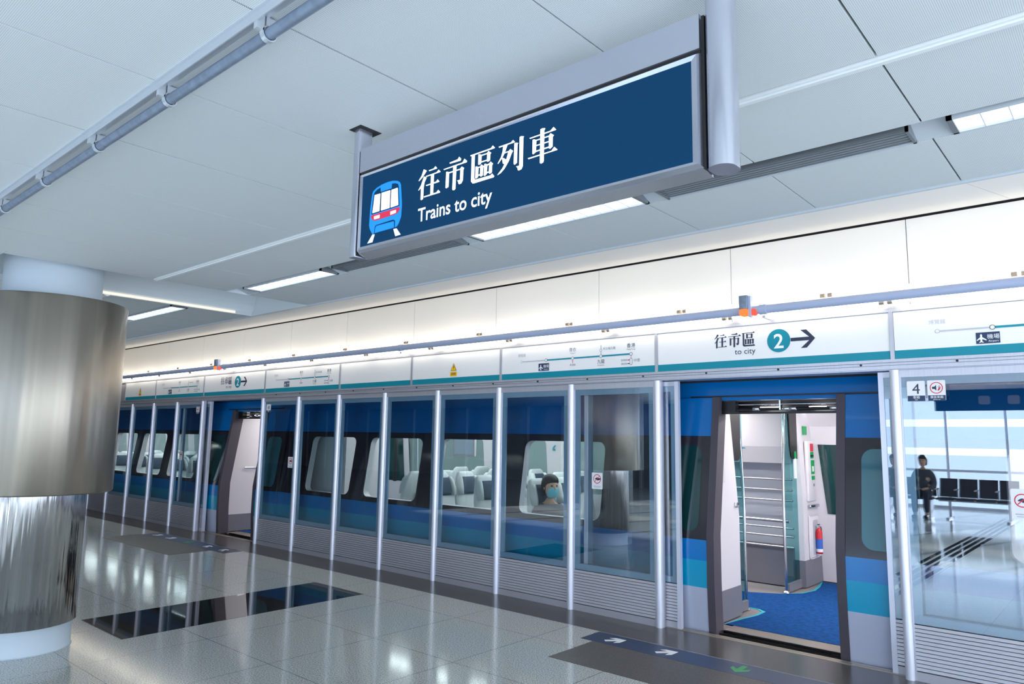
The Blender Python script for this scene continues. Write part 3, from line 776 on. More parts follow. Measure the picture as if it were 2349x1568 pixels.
# header beam over the doors
hb = thing('header_beam', 'long aluminium header beam with rails over the platform screen doors', 'rail', (-8, PY, 2.13))
b = MB()
b.box(XL, XR, PY+0.014, PY+0.20, 2.133, 2.60, 'alu')
b.box(XL, XR, PY-0.012, PY+0.014, 2.140, 2.165, 'alu').box(XL, XR, PY-0.006, PY+0.014, 2.169, 2.186, 'alu').box(XL, XR, PY-0.012, PY+0.014, 2.190, 2.212, 'alu')
b.box(XL, XR, PY-0.012, PY+0.03, 2.558, 2.582, 'alu').box(XL, XR, PY-0.006, PY+0.03, 2.584, 2.602, 'alu')
b.build('rail', hb)
BOARDS = [-18.5, -16.6, -15.15, -13.75, -11.87, -9.93, -8.045, -6.60, -5.155, -3.262, -1.322, 0.57, 2.4]
for x in BOARDS[1:-1]:
    MB().box(x-0.014, x+0.014, PY-0.010, PY+0.014, 2.212, 2.558, 'alu').build('divider', hb)
for k in range(18):
    x = -9.6+k*0.62
    MB().tube([(x, PY-0.0125, 2.178), (x, PY-0.004, 2.178)], 0.008, 'gap', 10).build('screw', hb)

def hb_dir(t, x0, x1):      # to city, 2, arrow
    y = PY-0.0035
    s = -2.706 + (x0+3.262)
    mid = MB()
    ox = s + 0.005
    for key, px in (('wang', 0.0), ('shi', 0.124), ('qu', 0.244)):
        P0 = [p for P in GLYPH[key] for p in P]
        ux0 = min(p[0] for p in P0); ux1 = max(p[0] for p in P0); uz0 = min(p[1] for p in P0); uz1 = max(p[1] for p in P0)
        for P in GLYPH[key]:
            mid.poly([(ox+px+(u-ux0)/(ux1-ux0)*0.112, y, 2.384+(v-uz0)/(uz1-uz0)*0.122) for u, v in P], 'ink')
    mid.build('chinese_lettering', t)
    MB().text('to city', s+0.362, 2.323, 1, y, 'ink', 'RIGHT', width=0.178, height=0.058).build('english_lettering', t)
    c = MB().prism([(p, q) for p, q in disc(s+0.556, 2.412, 0.094, 40)], lambda u, v, tt: (u, y-0.001*tt, v), 'teal')
    cc = c.build('number_disc', t)
    MB().text('2', s+0.556, 2.352, 1, y-0.002, 'white_print', 'CENTER', width=0.078, height=0.118, bold=0.015).build('number', cc)
    a0, a1, zc = s+0.652, s+0.842, 2.412
    P = [(a0, zc+0.014), (a1-0.046, zc+0.014), (a1-0.112, zc+0.072), (a1-0.066, zc+0.072), (a1, zc), (a1-0.066, zc-0.072), (a1-0.112, zc-0.072), (a1-0.046, zc-0.014), (a0, zc-0.014)]
    MB().poly([(u, y, v) for u, v in P], 'ink').build('arrow', t)
def hb_map(t, x0, x1):      # line diagram
    y = PY-0.0035
    d = x0+5.155
    z = 2.393
    mm = MB()
    mm.box(-4.86+d, -4.55+d, y-0.0005, y, z-0.005, z+0.005, 'faint')
    mm.box(-4.536+d, -3.53+d, y-0.0005, y, z-0.0075, z+0.0075, 'teal')
    mm.box(-3.868+d, -3.863+d, y-0.0005, y, z, 2.50, 'midink').box(-3.532+d, -3.528+d, y-0.0005, y, 2.34, z, 'red_print')
    mm.box(-4.204+d, -4.198+d, y-0.0005, y, 2.345, z, 'red_print')
    mm.box(-3.57+d, -3.54+d, y-0.0005, y, 2.334, 2.342, 'red_print').box(-3.57+d, -3.54+d, y-0.0005, y, 2.30, 2.308, 'navy')
    mm.build('route_line', t)
    for sx_, zz, k, r in ((-4.536, z, 'ink', 0.017), (-4.201, z, 'midink', 0.017), (-3.866, z, 'midink', 0.017), (-3.53, z, 'ink', 0.017), (-3.866, 2.449, 'midink', 0.014), (-4.862, z, 'faint', 0.015)):
        q = MB()
        q.poly([(u, y-0.001, v) for u, v in disc(sx_+d, zz, r, 18)], k)
        q.poly([(u, y-0.0016, v) for u, v in disc(sx_+d, zz, r*0.78, 18)], 'sticker')
        q.build('station_dot', t)
    q = MB()
    q.poly([(u, y-0.001, v) for u, v in rrect(-3.545+d, -3.515+d, 2.29, 2.355, 0.014)], 'midink')
    q.poly([(u, y-0.0016, v) for u, v in rrect(-3.541+d, -3.519+d, 2.294, 2.351, 0.010)], 'sticker')
    q.build('interchange_mark', t)
    q = MB().box(-4.634+d, -4.497+d, y-0.001, y, 2.285, 2.362, 'navy')
    ap = [(-4.604, 2.352), (-4.598, 2.345), (-4.598, 2.33), (-4.574, 2.312), (-4.574, 2.305), (-4.598, 2.316), (-4.599, 2.302), (-4.591, 2.295), (-4.591, 2.291), (-4.604, 2.295),
          (-4.617, 2.291), (-4.617, 2.295), (-4.609, 2.302), (-4.610, 2.316), (-4.630, 2.305), (-4.630, 2.312), (-4.610, 2.33), (-4.610, 2.345)]
    q.poly([(u+d, y-0.0015, v) for u, v in ap], 'white_print')
    q.text('機場', -4.535+d, 2.318, 0.036, y-0.0015, 'white_print', 'CENTER')
    q.text('Airport', -4.535+d, 2.295, 0.019, y-0.0015, 'white_print', 'CENTER')
    q.build('airport_plate', t)
    for nm, px, pz, sz, k, al in (('博覽館', -4.862, 2.447, 0.036, 'faint', 'CENTER'), ('青衣', -4.201, 2.462, 0.044, 'midink', 'CENTER'), ('Tsing Yi', -4.201, 2.437, 0.020, 'midink', 'CENTER'),
            ('九龍', -3.866, 2.325, 0.044, 'ink', 'CENTER'), ('Kowloon', -3.866, 2.300, 0.020, 'midink', 'CENTER'), ('香港', -3.53, 2.456, 0.046, 'ink', 'CENTER'), ('Hong Kong', -3.53, 2.432, 0.020, 'midink', 'CENTER'),
            ('東涌線', -4.201, 2.318, 0.024, 'midink', 'CENTER'), ('柯士甸九龍', -3.84, 2.452, 0.028, 'midink', 'LEFT'), ('中環', -3.50, 2.318, 0.034, 'midink', 'LEFT'), ('荃灣線', -3.575, 2.330, 0.022, 'midink', 'RIGHT'), ('港島線', -3.575, 2.296, 0.022, 'midink', 'RIGHT')):
        MB().text(nm, px+d, pz, sz, y, k, al).build('station_name', t)
def hb_warn(t, x0, x1):
    y = PY-0.0035
    cxx = (x0+x1)/2 - 0.005
    q = MB()
    q.poly([(cxx-0.05, y, 2.350), (cxx+0.05, y, 2.350), (cxx, y, 2.438)], 'gap')
    q.poly([(cxx-0.043, y-0.0008, 2.354), (cxx+0.043, y-0.0008, 2.354), (cxx, y-0.0008, 2.430)], 'yellow')
    q.poly([(cxx-0.008, y-0.0015, 2.362), (cxx+0.002, y-0.0015, 2.386), (cxx-0.006, y-0.0015, 2.386), (cxx+0.003, y-0.0015, 2.412), (cxx+0.009, y-0.0015, 2.412), (cxx+0.004, y-0.0015, 2.392), (cxx+0.012, y-0.0015, 2.392)], 'gap')
    q.build('warning_triangle', t)
    MB().box(cxx-0.053, cxx+0.053, y-0.0008, y, 2.288, 2.338, 'yellow').box(cxx-0.04, cxx+0.04, y-0.0014, y, 2.318, 2.324, 'gap').box(cxx-0.04, cxx+0.04, y-0.0014, y, 2.304, 2.309, 'gap').build('warning_label', t)
def header_board(x0, x1, label, fn=None):
    t = thing('header_board', label, 'header panel', ((x0+x1)/2, PY, 2.38))
    MB().box(x0+0.016, x1-0.016, PY-0.002, PY+0.014, 2.274, 2.556, 'board').build('white_board', t)
    MB().box(x0+0.016, x1-0.016, PY-0.0025, PY+0.014, 2.214, 2.274, 'teal').build('teal_stripe', t)
    if fn: fn(t, x0, x1)
header_board(-1.322, 0.57, 'white header board with a route diagram at the right edge of the photo', hb_map)
header_board(-3.262, -1.322, 'white header board over the near doorway reading to city with a 2 and an arrow', hb_dir)
header_board(-5.155, -3.262, 'white header board with a route diagram just left of the near to city board', hb_map)
header_board(-6.60, -5.155, 'white header board with a yellow warning triangle in the middle of the row', hb_warn)
header_board(-8.045, -6.60, 'blank white header board with only a teal stripe')
header_board(-9.93, -8.045, 'white header board with a small route diagram right of the far doorway board', hb_map)
header_board(-11.87, -9.93, 'white header board over the far doorway reading to city with a small 2 and arrow', hb_dir)
header_board(-13.75, -11.87, 'white header board with a faint route diagram left of the far doorway board', hb_map)
header_board(-15.15, -13.75, 'white header board with a tiny warning triangle next to the column', hb_warn)

# pipe and warm tubes over the header
pb = thing('light_rail_pipe', 'long pale blue-grey pipe running over the header boards between bright tubes', 'pipe', (-8, 5.56, 2.64))
MB().tube([(XL, 5.57, 2.648), (XR, 5.57, 2.648)], 0.034, 'pipe_blue', 20).build('pipe', pb)
for x in (-6.62, -2.20, -10.9, -15.2):
    MB().tube([(x-0.03, 5.57, 2.648), (x+0.03, 5.57, 2.648)], 0.041, 'pipe_blue', 20).build('coupling', pb)
    MB().box(x-0.012, x+0.012, 5.57, 5.72, 2.58, 2.60, 'alu').build('bracket', pb)
def tube_lamp(x0, x1, z, y, row):
    t = thing('tube_lamp', 'glowing warm white tube lamp in the %s row along the pale pipe' % row, 'tube lamp', ((x0+x1)/2, y, z), '%s row of tube lamps' % row)
    MB().tube([(x0+0.045, y, z), (x1-0.045, y, z)], 0.017, 'tube', 12).build('glass_tube', t)
    for a, b_ in ((x0+0.012, x0+0.045), (x1-0.045, x1-0.012)):
        MB().tube([(a, y, z), (b_, y, z)], 0.0175, 'silver_trim', 12).build('end_cap', t)
for k in range(20):
    x1_ = 1.9 - k*1.21
    tube_lamp(x1_-1.21, x1_, 2.712, 5.62, 'upper')
for k in range(20):  # added tubes stand in for the reflected glow below the pipe
    x1_ = 2.3 - k*1.21
    tube_lamp(x1_-1.21, x1_, 2.622, 5.655, 'added lower')
for x, lab in ((-2.33, 'grey signal box with an orange lamp on the pipe above the near doorway'), (-11.05, 'small signal box with glowing orange lamp on the pipe above the far doorway')):
    t = thing('signal_box', lab, 'signal lamp', (x, 5.53, 2.62))
    MB().rbox(x-0.04, x+0.03, 5.49, 5.57, 2.655, 2.765, 'conduit', 0.006).build('housing', t)
    MB().rbox(x-0.04, x+0.03, 5.485, 5.57, 2.60, 2.655, 'amber', 0.014).build('orange_lamp', t)
    MB().rbox(x+0.05, x+0.085, 5.52, 5.57, 2.60, 2.655, 'red_lamp', 0.012).build('red_lamp', t)
    MB().box(x+0.03, x+0.05, 5.51, 5.56, 2.59, 2.76, 'pipe_blue').build('bracket', t)

# stickers on the glass
def sticker(x0, x1, z0, z1, label, kind):
    t = thing('glass_sticker', label, 'sticker', ((x0+x1)/2, PY, (z0+z1)/2))
    y = PY+0.0025
    MB().poly([(u, y, v) for u, v in rrect(x0, x1, z0, z1, 0.008)], 'sticker').build('sheet', t)
    c, w, h = (x0+x1)/2, x1-x0, z1-z0
    if kind in ('car', 'quiet'):
        MB().box(x0+0.002, x1-0.002, y-0.0008, y, z0, z0+h*0.27, 'navy').build('footer', t)
        q = MB()
        if kind == 'car':
            q.text('4', c, z0+h*0.36, 1, y-0.0008, 'ink', 'CENTER', width=w*0.42, height=h*0.5)
            q.text('車廂', c, z0+h*0.13, 0.022, y-0.0016, 'white_print', 'CENTER').text('Car', c, z0+0.006, 0.013, y-0.0016, 'white_print', 'CENTER')
            q.build('number', t)
        else:
            zc = z0+h*0.63
            q.poly([(u, y-0.0008, v) for u, v in disc(c, zc, w*0.36, 30)], 'red_print')
            q.poly([(u, y-0.0014, v) for u, v in disc(c, zc, w*0.31, 30)], 'sticker')
            q.poly([(c-0.026, y-0.002, zc-0.008), (c-0.012, y-0.002, zc-0.008), (c+0.0, y-0.002, zc-0.02), (c+0.0, y-0.002, zc+0.02), (c-0.012, y-0.002, zc+0.008), (c-0.026, y-0.002, zc+0.008)], 'ink')
            for rr in (0.012, 0.02):
                for i in range(6):
                    a = math.radians(-50+i*100/6); b_ = math.radians(-50+(i+1)*100/6)
                    q.poly([(c+0.002+rr*math.cos(a), y-0.002, zc+rr*math.sin(a)), (c+0.002+rr*math.cos(b_), y-0.002, zc+rr*math.sin(b_)), (c+0.002+(rr+0.003)*math.cos(b_), y-0.002, zc+(rr+0.003)*math.sin(b_)), (c+0.002+(rr+0.003)*math.cos(a), y-0.002, zc+(rr+0.003)*math.sin(a))], 'ink')
            q.poly([(c+0.006, y-0.0024, zc-0.018), (c+0.012, y-0.0024, zc-0.022), (c+0.028, y-0.0024, zc+0.004), (c+0.022, y-0.0024, zc+0.008)], 'red_print')
            q.text('靜音車廂', c, z0+h*0.13, 0.020, y-0.0016, 'white_print', 'CENTER').text('Quiet car', c, z0+0.006, 0.012, y-0.0016, 'white_print', 'CENTER')
            q.build('symbol', t)
    else:
        q = MB(); zc = z0+h*0.62; r = w*0.36
        q.poly([(u, y-0.0008, v) for u, v in disc(c, zc, r, 30)], 'red_print')
        q.poly([(u, y-0.0014, v) for u, v in disc(c, zc, r*0.84, 30)], 'sticker')
        hand = [(-0.55, 0.02), (-0.2, 0.28), (0.1, 0.34), (0.2, 0.2), (0.85, 0.2), (0.85, -0.14), (0.3, -0.3), (0.0, -0.3), (-0.1, -0.12), (-0.5, -0.1)]
        q.poly([(c+u*r, y-0.002, zc+v*r) for u, v in hand], 'ink')
        q.poly([(c-r*0.62, y-0.0026, zc-r*0.52), (c-r*0.52, y-0.0026, zc-r*0.62), (c+r*0.62, y-0.0026, zc+r*0.52), (c+r*0.52, y-0.0026, zc+r*0.62)], 'red_print')
        q.box(x0+w*0.16, x1-w*0.16, y-0.001, y, z0+h*0.15, z0+h*0.19, 'faint').box(x0+w*0.22, x1-w*0.22, y-0.001, y, z0+h*0.08, z0+h*0.11, 'faint')
        q.build('symbol', t)
sticker(-1.243, -1.128, 1.905, 2.048, 'white number 4 car sticker at upper left of the large right glass panel', 'car')
sticker(-1.114, -1.002, 1.905, 2.049, 'white quiet car sticker with red circle, right of the number 4 sticker', 'quiet')
sticker(-0.672, -0.55, 1.13, 1.325, 'white no-touching sticker at the right edge of the large right glass panel', 'touch')
sticker(-3.973, -3.852, 1.135, 1.287, 'white no-touching sticker on the panel immediately left of the near doorway', 'touch')
sticker(-9.867, -9.745, 1.915, 2.039, 'small number 4 car sticker beside the far doorway', 'car')
sticker(-9.205, -9.08, 1.13, 1.283, 'small white no-touching sticker on the panel right of the far doorway', 'touch')
sticker(-12.11, -11.99, 1.915, 2.04, 'small quiet car sticker with red circle left of the far doorway', 'quiet')
sticker(-12.62, -12.50, 1.13, 1.283, 'small white no-touching sticker left of the far doorway', 'touch')

# ------------------------------------------------------------ the train
PROF = [(-0.75, 5.99), (-0.02, 5.945), (0.36, 5.925), (0.585, 5.92), (0.757, 5.922), (0.80, 5.925), (1.645, 6.052), (1.96, 6.10), (2.13, 6.125), (2.30, 6.20), (2.55, 6.45), (2.72, 6.95), (2.76, 7.48)]
def ty(z):
    for (a, ya), (b, yb) in zip(PROF, PROF[1:]):
        if z <= b: return ya + (yb-ya)*max(0, (z-a))/(b-a)
    return PROF[-1][1]
MIDY = 7.48
D1 = (-2.86, -1.77)
D2 = (-11.41, -10.30)
TX0, TX1 = -36.0, 3.2
train = thing('train', 'blue, teal and silver train with a black window band behind the glass screens', 'train', (-8, MIDY, 0))
WIN = [(-9.035, -8.02), (-7.70, -6.685), (-6.36, -5.345), (-5.04, -4.01), (-13.49, -12.45), (-14.82, -13.79), (-16.15, -15.13), (-17.48, -16.46), (-18.8, -17.8), (-0.72, 0.29), (0.62, 1.63)]
WZ = (0.818, 1.574)
ZL = [-0.75, -0.06, 0.36, 0.585, 0.757, 1.645, 1.96, 2.13]
ZM = ['roof', 'silver', 'cyan', 'blue2', 'frit', 'blue', 'blue']
def side(mb, off, mats, mirror=False, wins=WIN, doors=(D1, D2), rr=0.085):
    """one skin of the car side with door and window openings"""
    def pt(x, z):
        y = ty(z)+off
        return (x, 2*MIDY-y, z) if mirror else (x, y, z)
    xs = sorted([TX0, TX1] + [v for d in doors for v in d])
    for a, b in zip(xs, xs[1:]):
        isdoor = (a, b) in doors
        for j in range(len(ZL)-1):
            z0, z1 = ZL[j], ZL[j+1]
            if isdoor and 1 <= j <= 5: continue
            k = mats[j]
            if j != 4:
                zz = [z0, z1] if j < 6 else [z0, z1]
                mb.add([pt(a, z0), pt(b, z0), pt(b, z1), pt(a, z1)], [(0,1,2,3)], k)
            else:
                ws = sorted(w for w in wins if a < w[0] and w[1] < b)
                cur = a
                for w in ws + [None]:
                    nx = b if w is None else w[0]-0.03
                    if nx > cur: mb.add([pt(cur, z0), pt(nx, z0), pt(nx, z1), pt(cur, z1)], [(0,1,2,3)], k)
                    if w is None: break
                    c0, c1 = w[0]-0.03, w[1]+0.03
                    L = rrect(w[0], w[1], WZ[0], WZ[1], rr, 6)
                    nL = len(L)
                    vs = [pt(*p) for p in L] + [pt(c1, z1), pt(c0, z1), pt(c0, z0), pt(c1, z0)]
                    fs = []
                    for c in range(4):
                        for i in range(6): fs.append((nL+c, c*7+i+1, c*7+i))
                        fs.append((nL+c, nL+(c+1) % 4, (c*7+7) % nL, c*7+6))
                    mb.add(vs, fs, k)
                    cur = c1
    return mb
body = side(MB(), 0.0, ZM)
# roof
for (a, ya), (b, yb) in zip(PROF[8:], PROF[9:]):
    body.add([(TX0, ya, a), (TX1, ya, a), (TX1, yb, b), (TX0, yb, b)], [(0,1,2,3)], 'roof')
    body.add([(TX0, 2*MIDY-ya, a), (TX1, 2*MIDY-ya, a), (TX1, 2*MIDY-yb, b), (TX0, 2*MIDY-yb, b)], [(3,2,1,0)], 'roof')
side(body, 0.0, ['roof']*7, True, [], ())
body.build('body', train)
def winrim(mb, w, k='dark'):
    L = rrect(w[0], w[1], WZ[0], WZ[1], 0.085, 6); nL = len(L)
    vs = [(x, ty(z), z) for x, z in L] + [(x, ty(z)+0.085, z) for x, z in L]
    mb.add(vs, [(i, (i+1) % nL, nL+(i+1) % nL, nL+i) for i in range(nL)], k)
for w in WIN[:8]:
    q = MB(); winrim(q, w, 'liner')
    fr = q.build('window_frame', train)
    L = rrect(w[0], w[1], WZ[0], WZ[1], 0.085, 6)
    MB().poly([(x, ty(z)+0.004, z) for x, z in L], 'train_glass').build('window_pane', fr)
# inner lining, both sides
lin_ = side(MB(), 0.085, ['liner']*7)
lin_.build('inner_wall', train)
FWIN = [(-7.0-1.34*j-1.0, -7.0-1.34*j) for j in range(-2, 3)] + [(-7.0-1.34*j-1.0, -7.0-1.34*j) for j in range(5, 19)]
fw = MB()
fw.add([(TX0, 9.02, 0), (TX1, 9.02, 0), (TX1, 8.86, 1.7), (TX0, 8.86, 1.7), (TX1, 8.7, 2.05), (TX0, 8.7, 2.05)], [(0,1,2,3), (3,2,4,5)], 'liner')
far = fw.build('far_wall', train)
def fy(z): return 9.02-0.16*z/1.7
for w in FWIN:
    L = rrect(w[0], w[1], 0.80, 1.60, 0.10, 6)
    MB().prism(L, lambda u, v, tt: (u, fy(v)-0.006*tt+0.004, v), 'far_glass').build('far_window', train)
# ceiling with light strips
MB().box(TX0, TX1, 6.15, 8.8, 2.04, 2.06, 'liner').build('ceiling_panel', train)
for x0, x1 in ((-35.5, -12.0), (-9.6, -3.6), (-2.9, 1.5), (-11.6, -10.2)):
    for y in (6.95, 8.05):
        MB().box(x0, x1, y-0.06, y+0.06, 2.028, 2.041, 'train_lamp').build('light_strip', train)
for x, y in ((-3.3, 7.75), (-3.15, 7.2), (-2.9, 8.65), (-2.3, 7.5)):
    MB().lathe(x, y, [(0.0001, 2.034), (0.03, 2.034), (0.032, 2.04)], 'train_lamp', 16).build('downlight', train)
# floor: grey base, blue carpet, teal edging, door sills
MB().box(TX0, TX1, 6.10, 9.02, -0.10, -0.012, 'vest').build('floor_base', train)
def carpet_outline(dx, left_far, grow=0.0):
    g = grow
    near = [(-2.92, 6.285), (-2.90+g, 6.55), (-2.855+g, 6.80), (-2.86+g, 6.98+g), (-2.93, 7.05+g), (-3.08, 7.07+g), (-3.4, 7.07+g)]
    farp = [(-3.7, 7.72-g), (-3.3, 7.78-g), (-3.05, 7.93-g), (-2.90+g, 8.12-g), (-2.85+g, 8.35), (-2.88+g, 8.6), (-2.94, 8.93)]
    L = [(x+dx, y) for x, y in near] + [(left_far, 7.07+g), (left_far, 7.72-g)] + [(x+dx, y) for x, y in farp] + [(-1.6+dx, 8.93), (-1.6+dx, 6.285)]
    return L
for dx, lf in ((0, -9.4), (-8.54, -35.0)):
    MB().prism(carpet_outline(dx, lf), lambda u, v, tt: (u, v, -0.014+0.008*tt), 'edge_teal').build('carpet_edging', train)
    MB().prism(carpet_outline(dx, lf, 0.018), lambda u, v, tt: (u+(0.016 if u < -2.4+dx and u > -3.2+dx else 0), v, -0.014+0.012*tt), 'carpet').build('carpet', train)

def door_set(d, full):
    a, b = d
    # opening edge and mechanism
    for x, s in ((a, 1), (b, -1)):
        q = MB()
        zs = [0.0, 0.4, 0.8, 1.2, 1.645, 1.96]
        for z0, z1 in zip(zs, zs[1:]):
            y0, y1 = ty(z0), ty(z1)
            X0, X1 = sorted((x, x+s*0.03))
            v = [(X0,y0-0.045,z0),(X1,y0-0.045,z0),(X1,y0+0.13,z0),(X0,y0+0.13,z0),(X0,y1-0.045,z1),(X1,y1-0.045,z1),(X1,y1+0.13,z1),(X0,y1+0.13,z1)]
            q.add(v, [(0,1,5,4),(1,2,6,5),(2,3,7,6),(3,0,4,7),(4,5,6,7),(0,3,2,1)], 'rubber')
        q.build('door_jamb', train)
    h = MB()
    h.box(a, b, 6.125, 6.40, 1.962, 2.05, 'dark').box(a, b, 6.13, 6.16, 1.842, 1.858, 'dark').box(a, b, 6.34, 6.36, 1.85, 1.96, 'dark').box(a+0.03, a+0.16, 6.13, 6.20, 1.86, 1.955, 'dark')
    hd = h.build('door_mechanism', train)
    MB().tube([(a+0.15, 6.17, 1.925), (b-0.03, 6.17, 1.925)], 0.008, 'chrome', 10).tube([(a+0.03, 6.20, 1.885), (b-0.03, 6.20, 1.885)], 0.014, 'dark', 10).build('chrome_rod', hd)
    g = MB()
    for x in (a+0.30, a+0.56, a+0.62, b-0.14):
        g.rbox(x, x+0.06, 6.155, 6.20, 1.872, 1.90, 'chrome', 0.008)
    g.box(a+0.545, a+0.557, 6.14, 6.18, 1.875, 1.965, 'chrome')
    g.build('carriage_bolts', hd)
    MB().box(a+0.34, a+0.50, 6.24, 6.25, 1.885, 1.905, 'train_lamp').build('lit_slot', hd)
    MB().box(a+0.76, a+0.90, 6.24, 6.25, 1.885, 1.905, 'train_lamp').build('lit_slot', hd)
    s = MB()
    s.box(a+0.03, b-0.03, 6.075, 6.285, -0.05, -0.005, 'silver_trim').box(a-0.02, b+0.02, 5.87, 6.075, -0.10, -0.035, 'under').box(a+0.03, b-0.03, 6.068, 6.082, -0.03, -0.002, 'chrome').box(a+0.03, b-0.03, 6.0, 6.012, -0.045, -0.028, 'under')
    s.build('door_sill', train)
    # plug door leaves slid open outside the body
    for side_, (x0, x1) in (('left', (a-0.59, a-0.005)), ('right', (b+0.005, b+0.59))):
        lf = MB()
        zs = [(-0.02, 0.36, 'silver'), (0.36, 0.585, 'cyan'), (0.585, 0.757, 'blue2'), (0.757, 1.2, 'frit'), (1.2, 1.645, 'frit'), (1.645, 1.985, 'blue')]
        for z0, z1, k in zs:
            y0, y1 = ty(z0)-0.045, ty(z1)-0.045
            v = [(x0,y0,z0),(x1,y0,z0),(x1,y0+0.04,z0),(x0,y0+0.04,z0),(x0,y1,z1),(x1,y1,z1),(x1,y1+0.04,z1),(x0,y1+0.04,z1)]
            lf.add(v, [(0,1,5,4),(1,2,6,5),(2,3,7,6),(3,0,4,7),(4,5,6,7),(0,3,2,1)], k)
        leaf = lf.build('door_leaf', train)
        wx = (x0+0.11, x1-0.09) if side_ == 'left' else (x0+0.13, x1-0.07)
        L = rrect(wx[0], wx[1], 0.82, 1.56, 0.085)
        MB().prism(L, lambda u, v, tt: (u, ty(v)-0.0455-0.002*tt, v), 'far_win' if side_ == 'left' else 'leaf_glass').build('leaf_window', leaf)
        e = x1 if side_ == 'left' else x0
        E0, E1 = (e-0.012, e+0.055) if side_ == 'left' else (e-0.055, e+0.012)
        r = MB()
        zz = [-0.02, 0.4, 0.8, 1.2, 1.645, 1.99]
        for z0, z1 in zip(zz, zz[1:]):
            y0, y1 = ty(z0)-0.052, ty(z1)-0.052
            v = [(E0,y0,z0),(E1,y0,z0),(E1,y0+0.05,z0),(E0,y0+0.05,z0),(E0,y1,z1),(E1,y1,z1),(E1,y1+0.05,z1),(E0,y1+0.05,z1)]
            r.add(v, [(0,1,5,4),(1,2,6,5),(2,3,7,6),(3,0,4,7),(4,5,6,7),(0,3,2,1)], 'rubber')
        r.build('rubber_edge', leaf)
    MB().box(a-0.25, b+0.35, ty(2.0)-0.012, ty(2.0)-0.001, 1.992, 2.004, 'dark').build('door_track_slot', train)
    # far doors
    f = MB()
    f.add([(a-0.12,8.99,0.0),(b+0.1,8.99,0.0),(b+0.1,8.80,1.98),(a-0.12,8.80,1.98)], [(0,1,2,3)], 'liner')
    f.box(a-0.135, a-0.120, 8.80, 9.0, 0.0, 1.98, 'rubber')
    fd = f.build('far_door', train)
    MB().prism([(a+0.03, 0.78), (a+0.50, 0.78), (a+0.50, 1.58), (a-0.03, 1.58)], lambda u, v, tt: (u, 8.99-0.096*v-0.004-0.004*tt, v), 'far_win').build('far_door_window', fd)
    MB().prism([(a+0.62, 0.78), (b-0.05, 0.78), (b-0.05, 1.58), (a+0.62, 1.58)], lambda u, v, tt: (u, 8.99-0.096*v-0.004-0.004*tt, v), 'far_win').build('far_door_window', fd)

def bent_pole(x, y0, y1, parent):
    pts = [(x, y0, 0.0), (x, y0, 0.9)] + [(x, y0+(y1-y0)*(t/6)**1.6, 0.9+0.18*t) for t in range(1, 7)] + [(x, y1, 2.04)]
    return MB().tube(pts, 0.016, 'chrome', 14).lathe(x, y0, [(0.036, -0.005), (0.03, 0.014), (0.016, 0.02)], 'chrome', 16).build('grab_pole', parent)

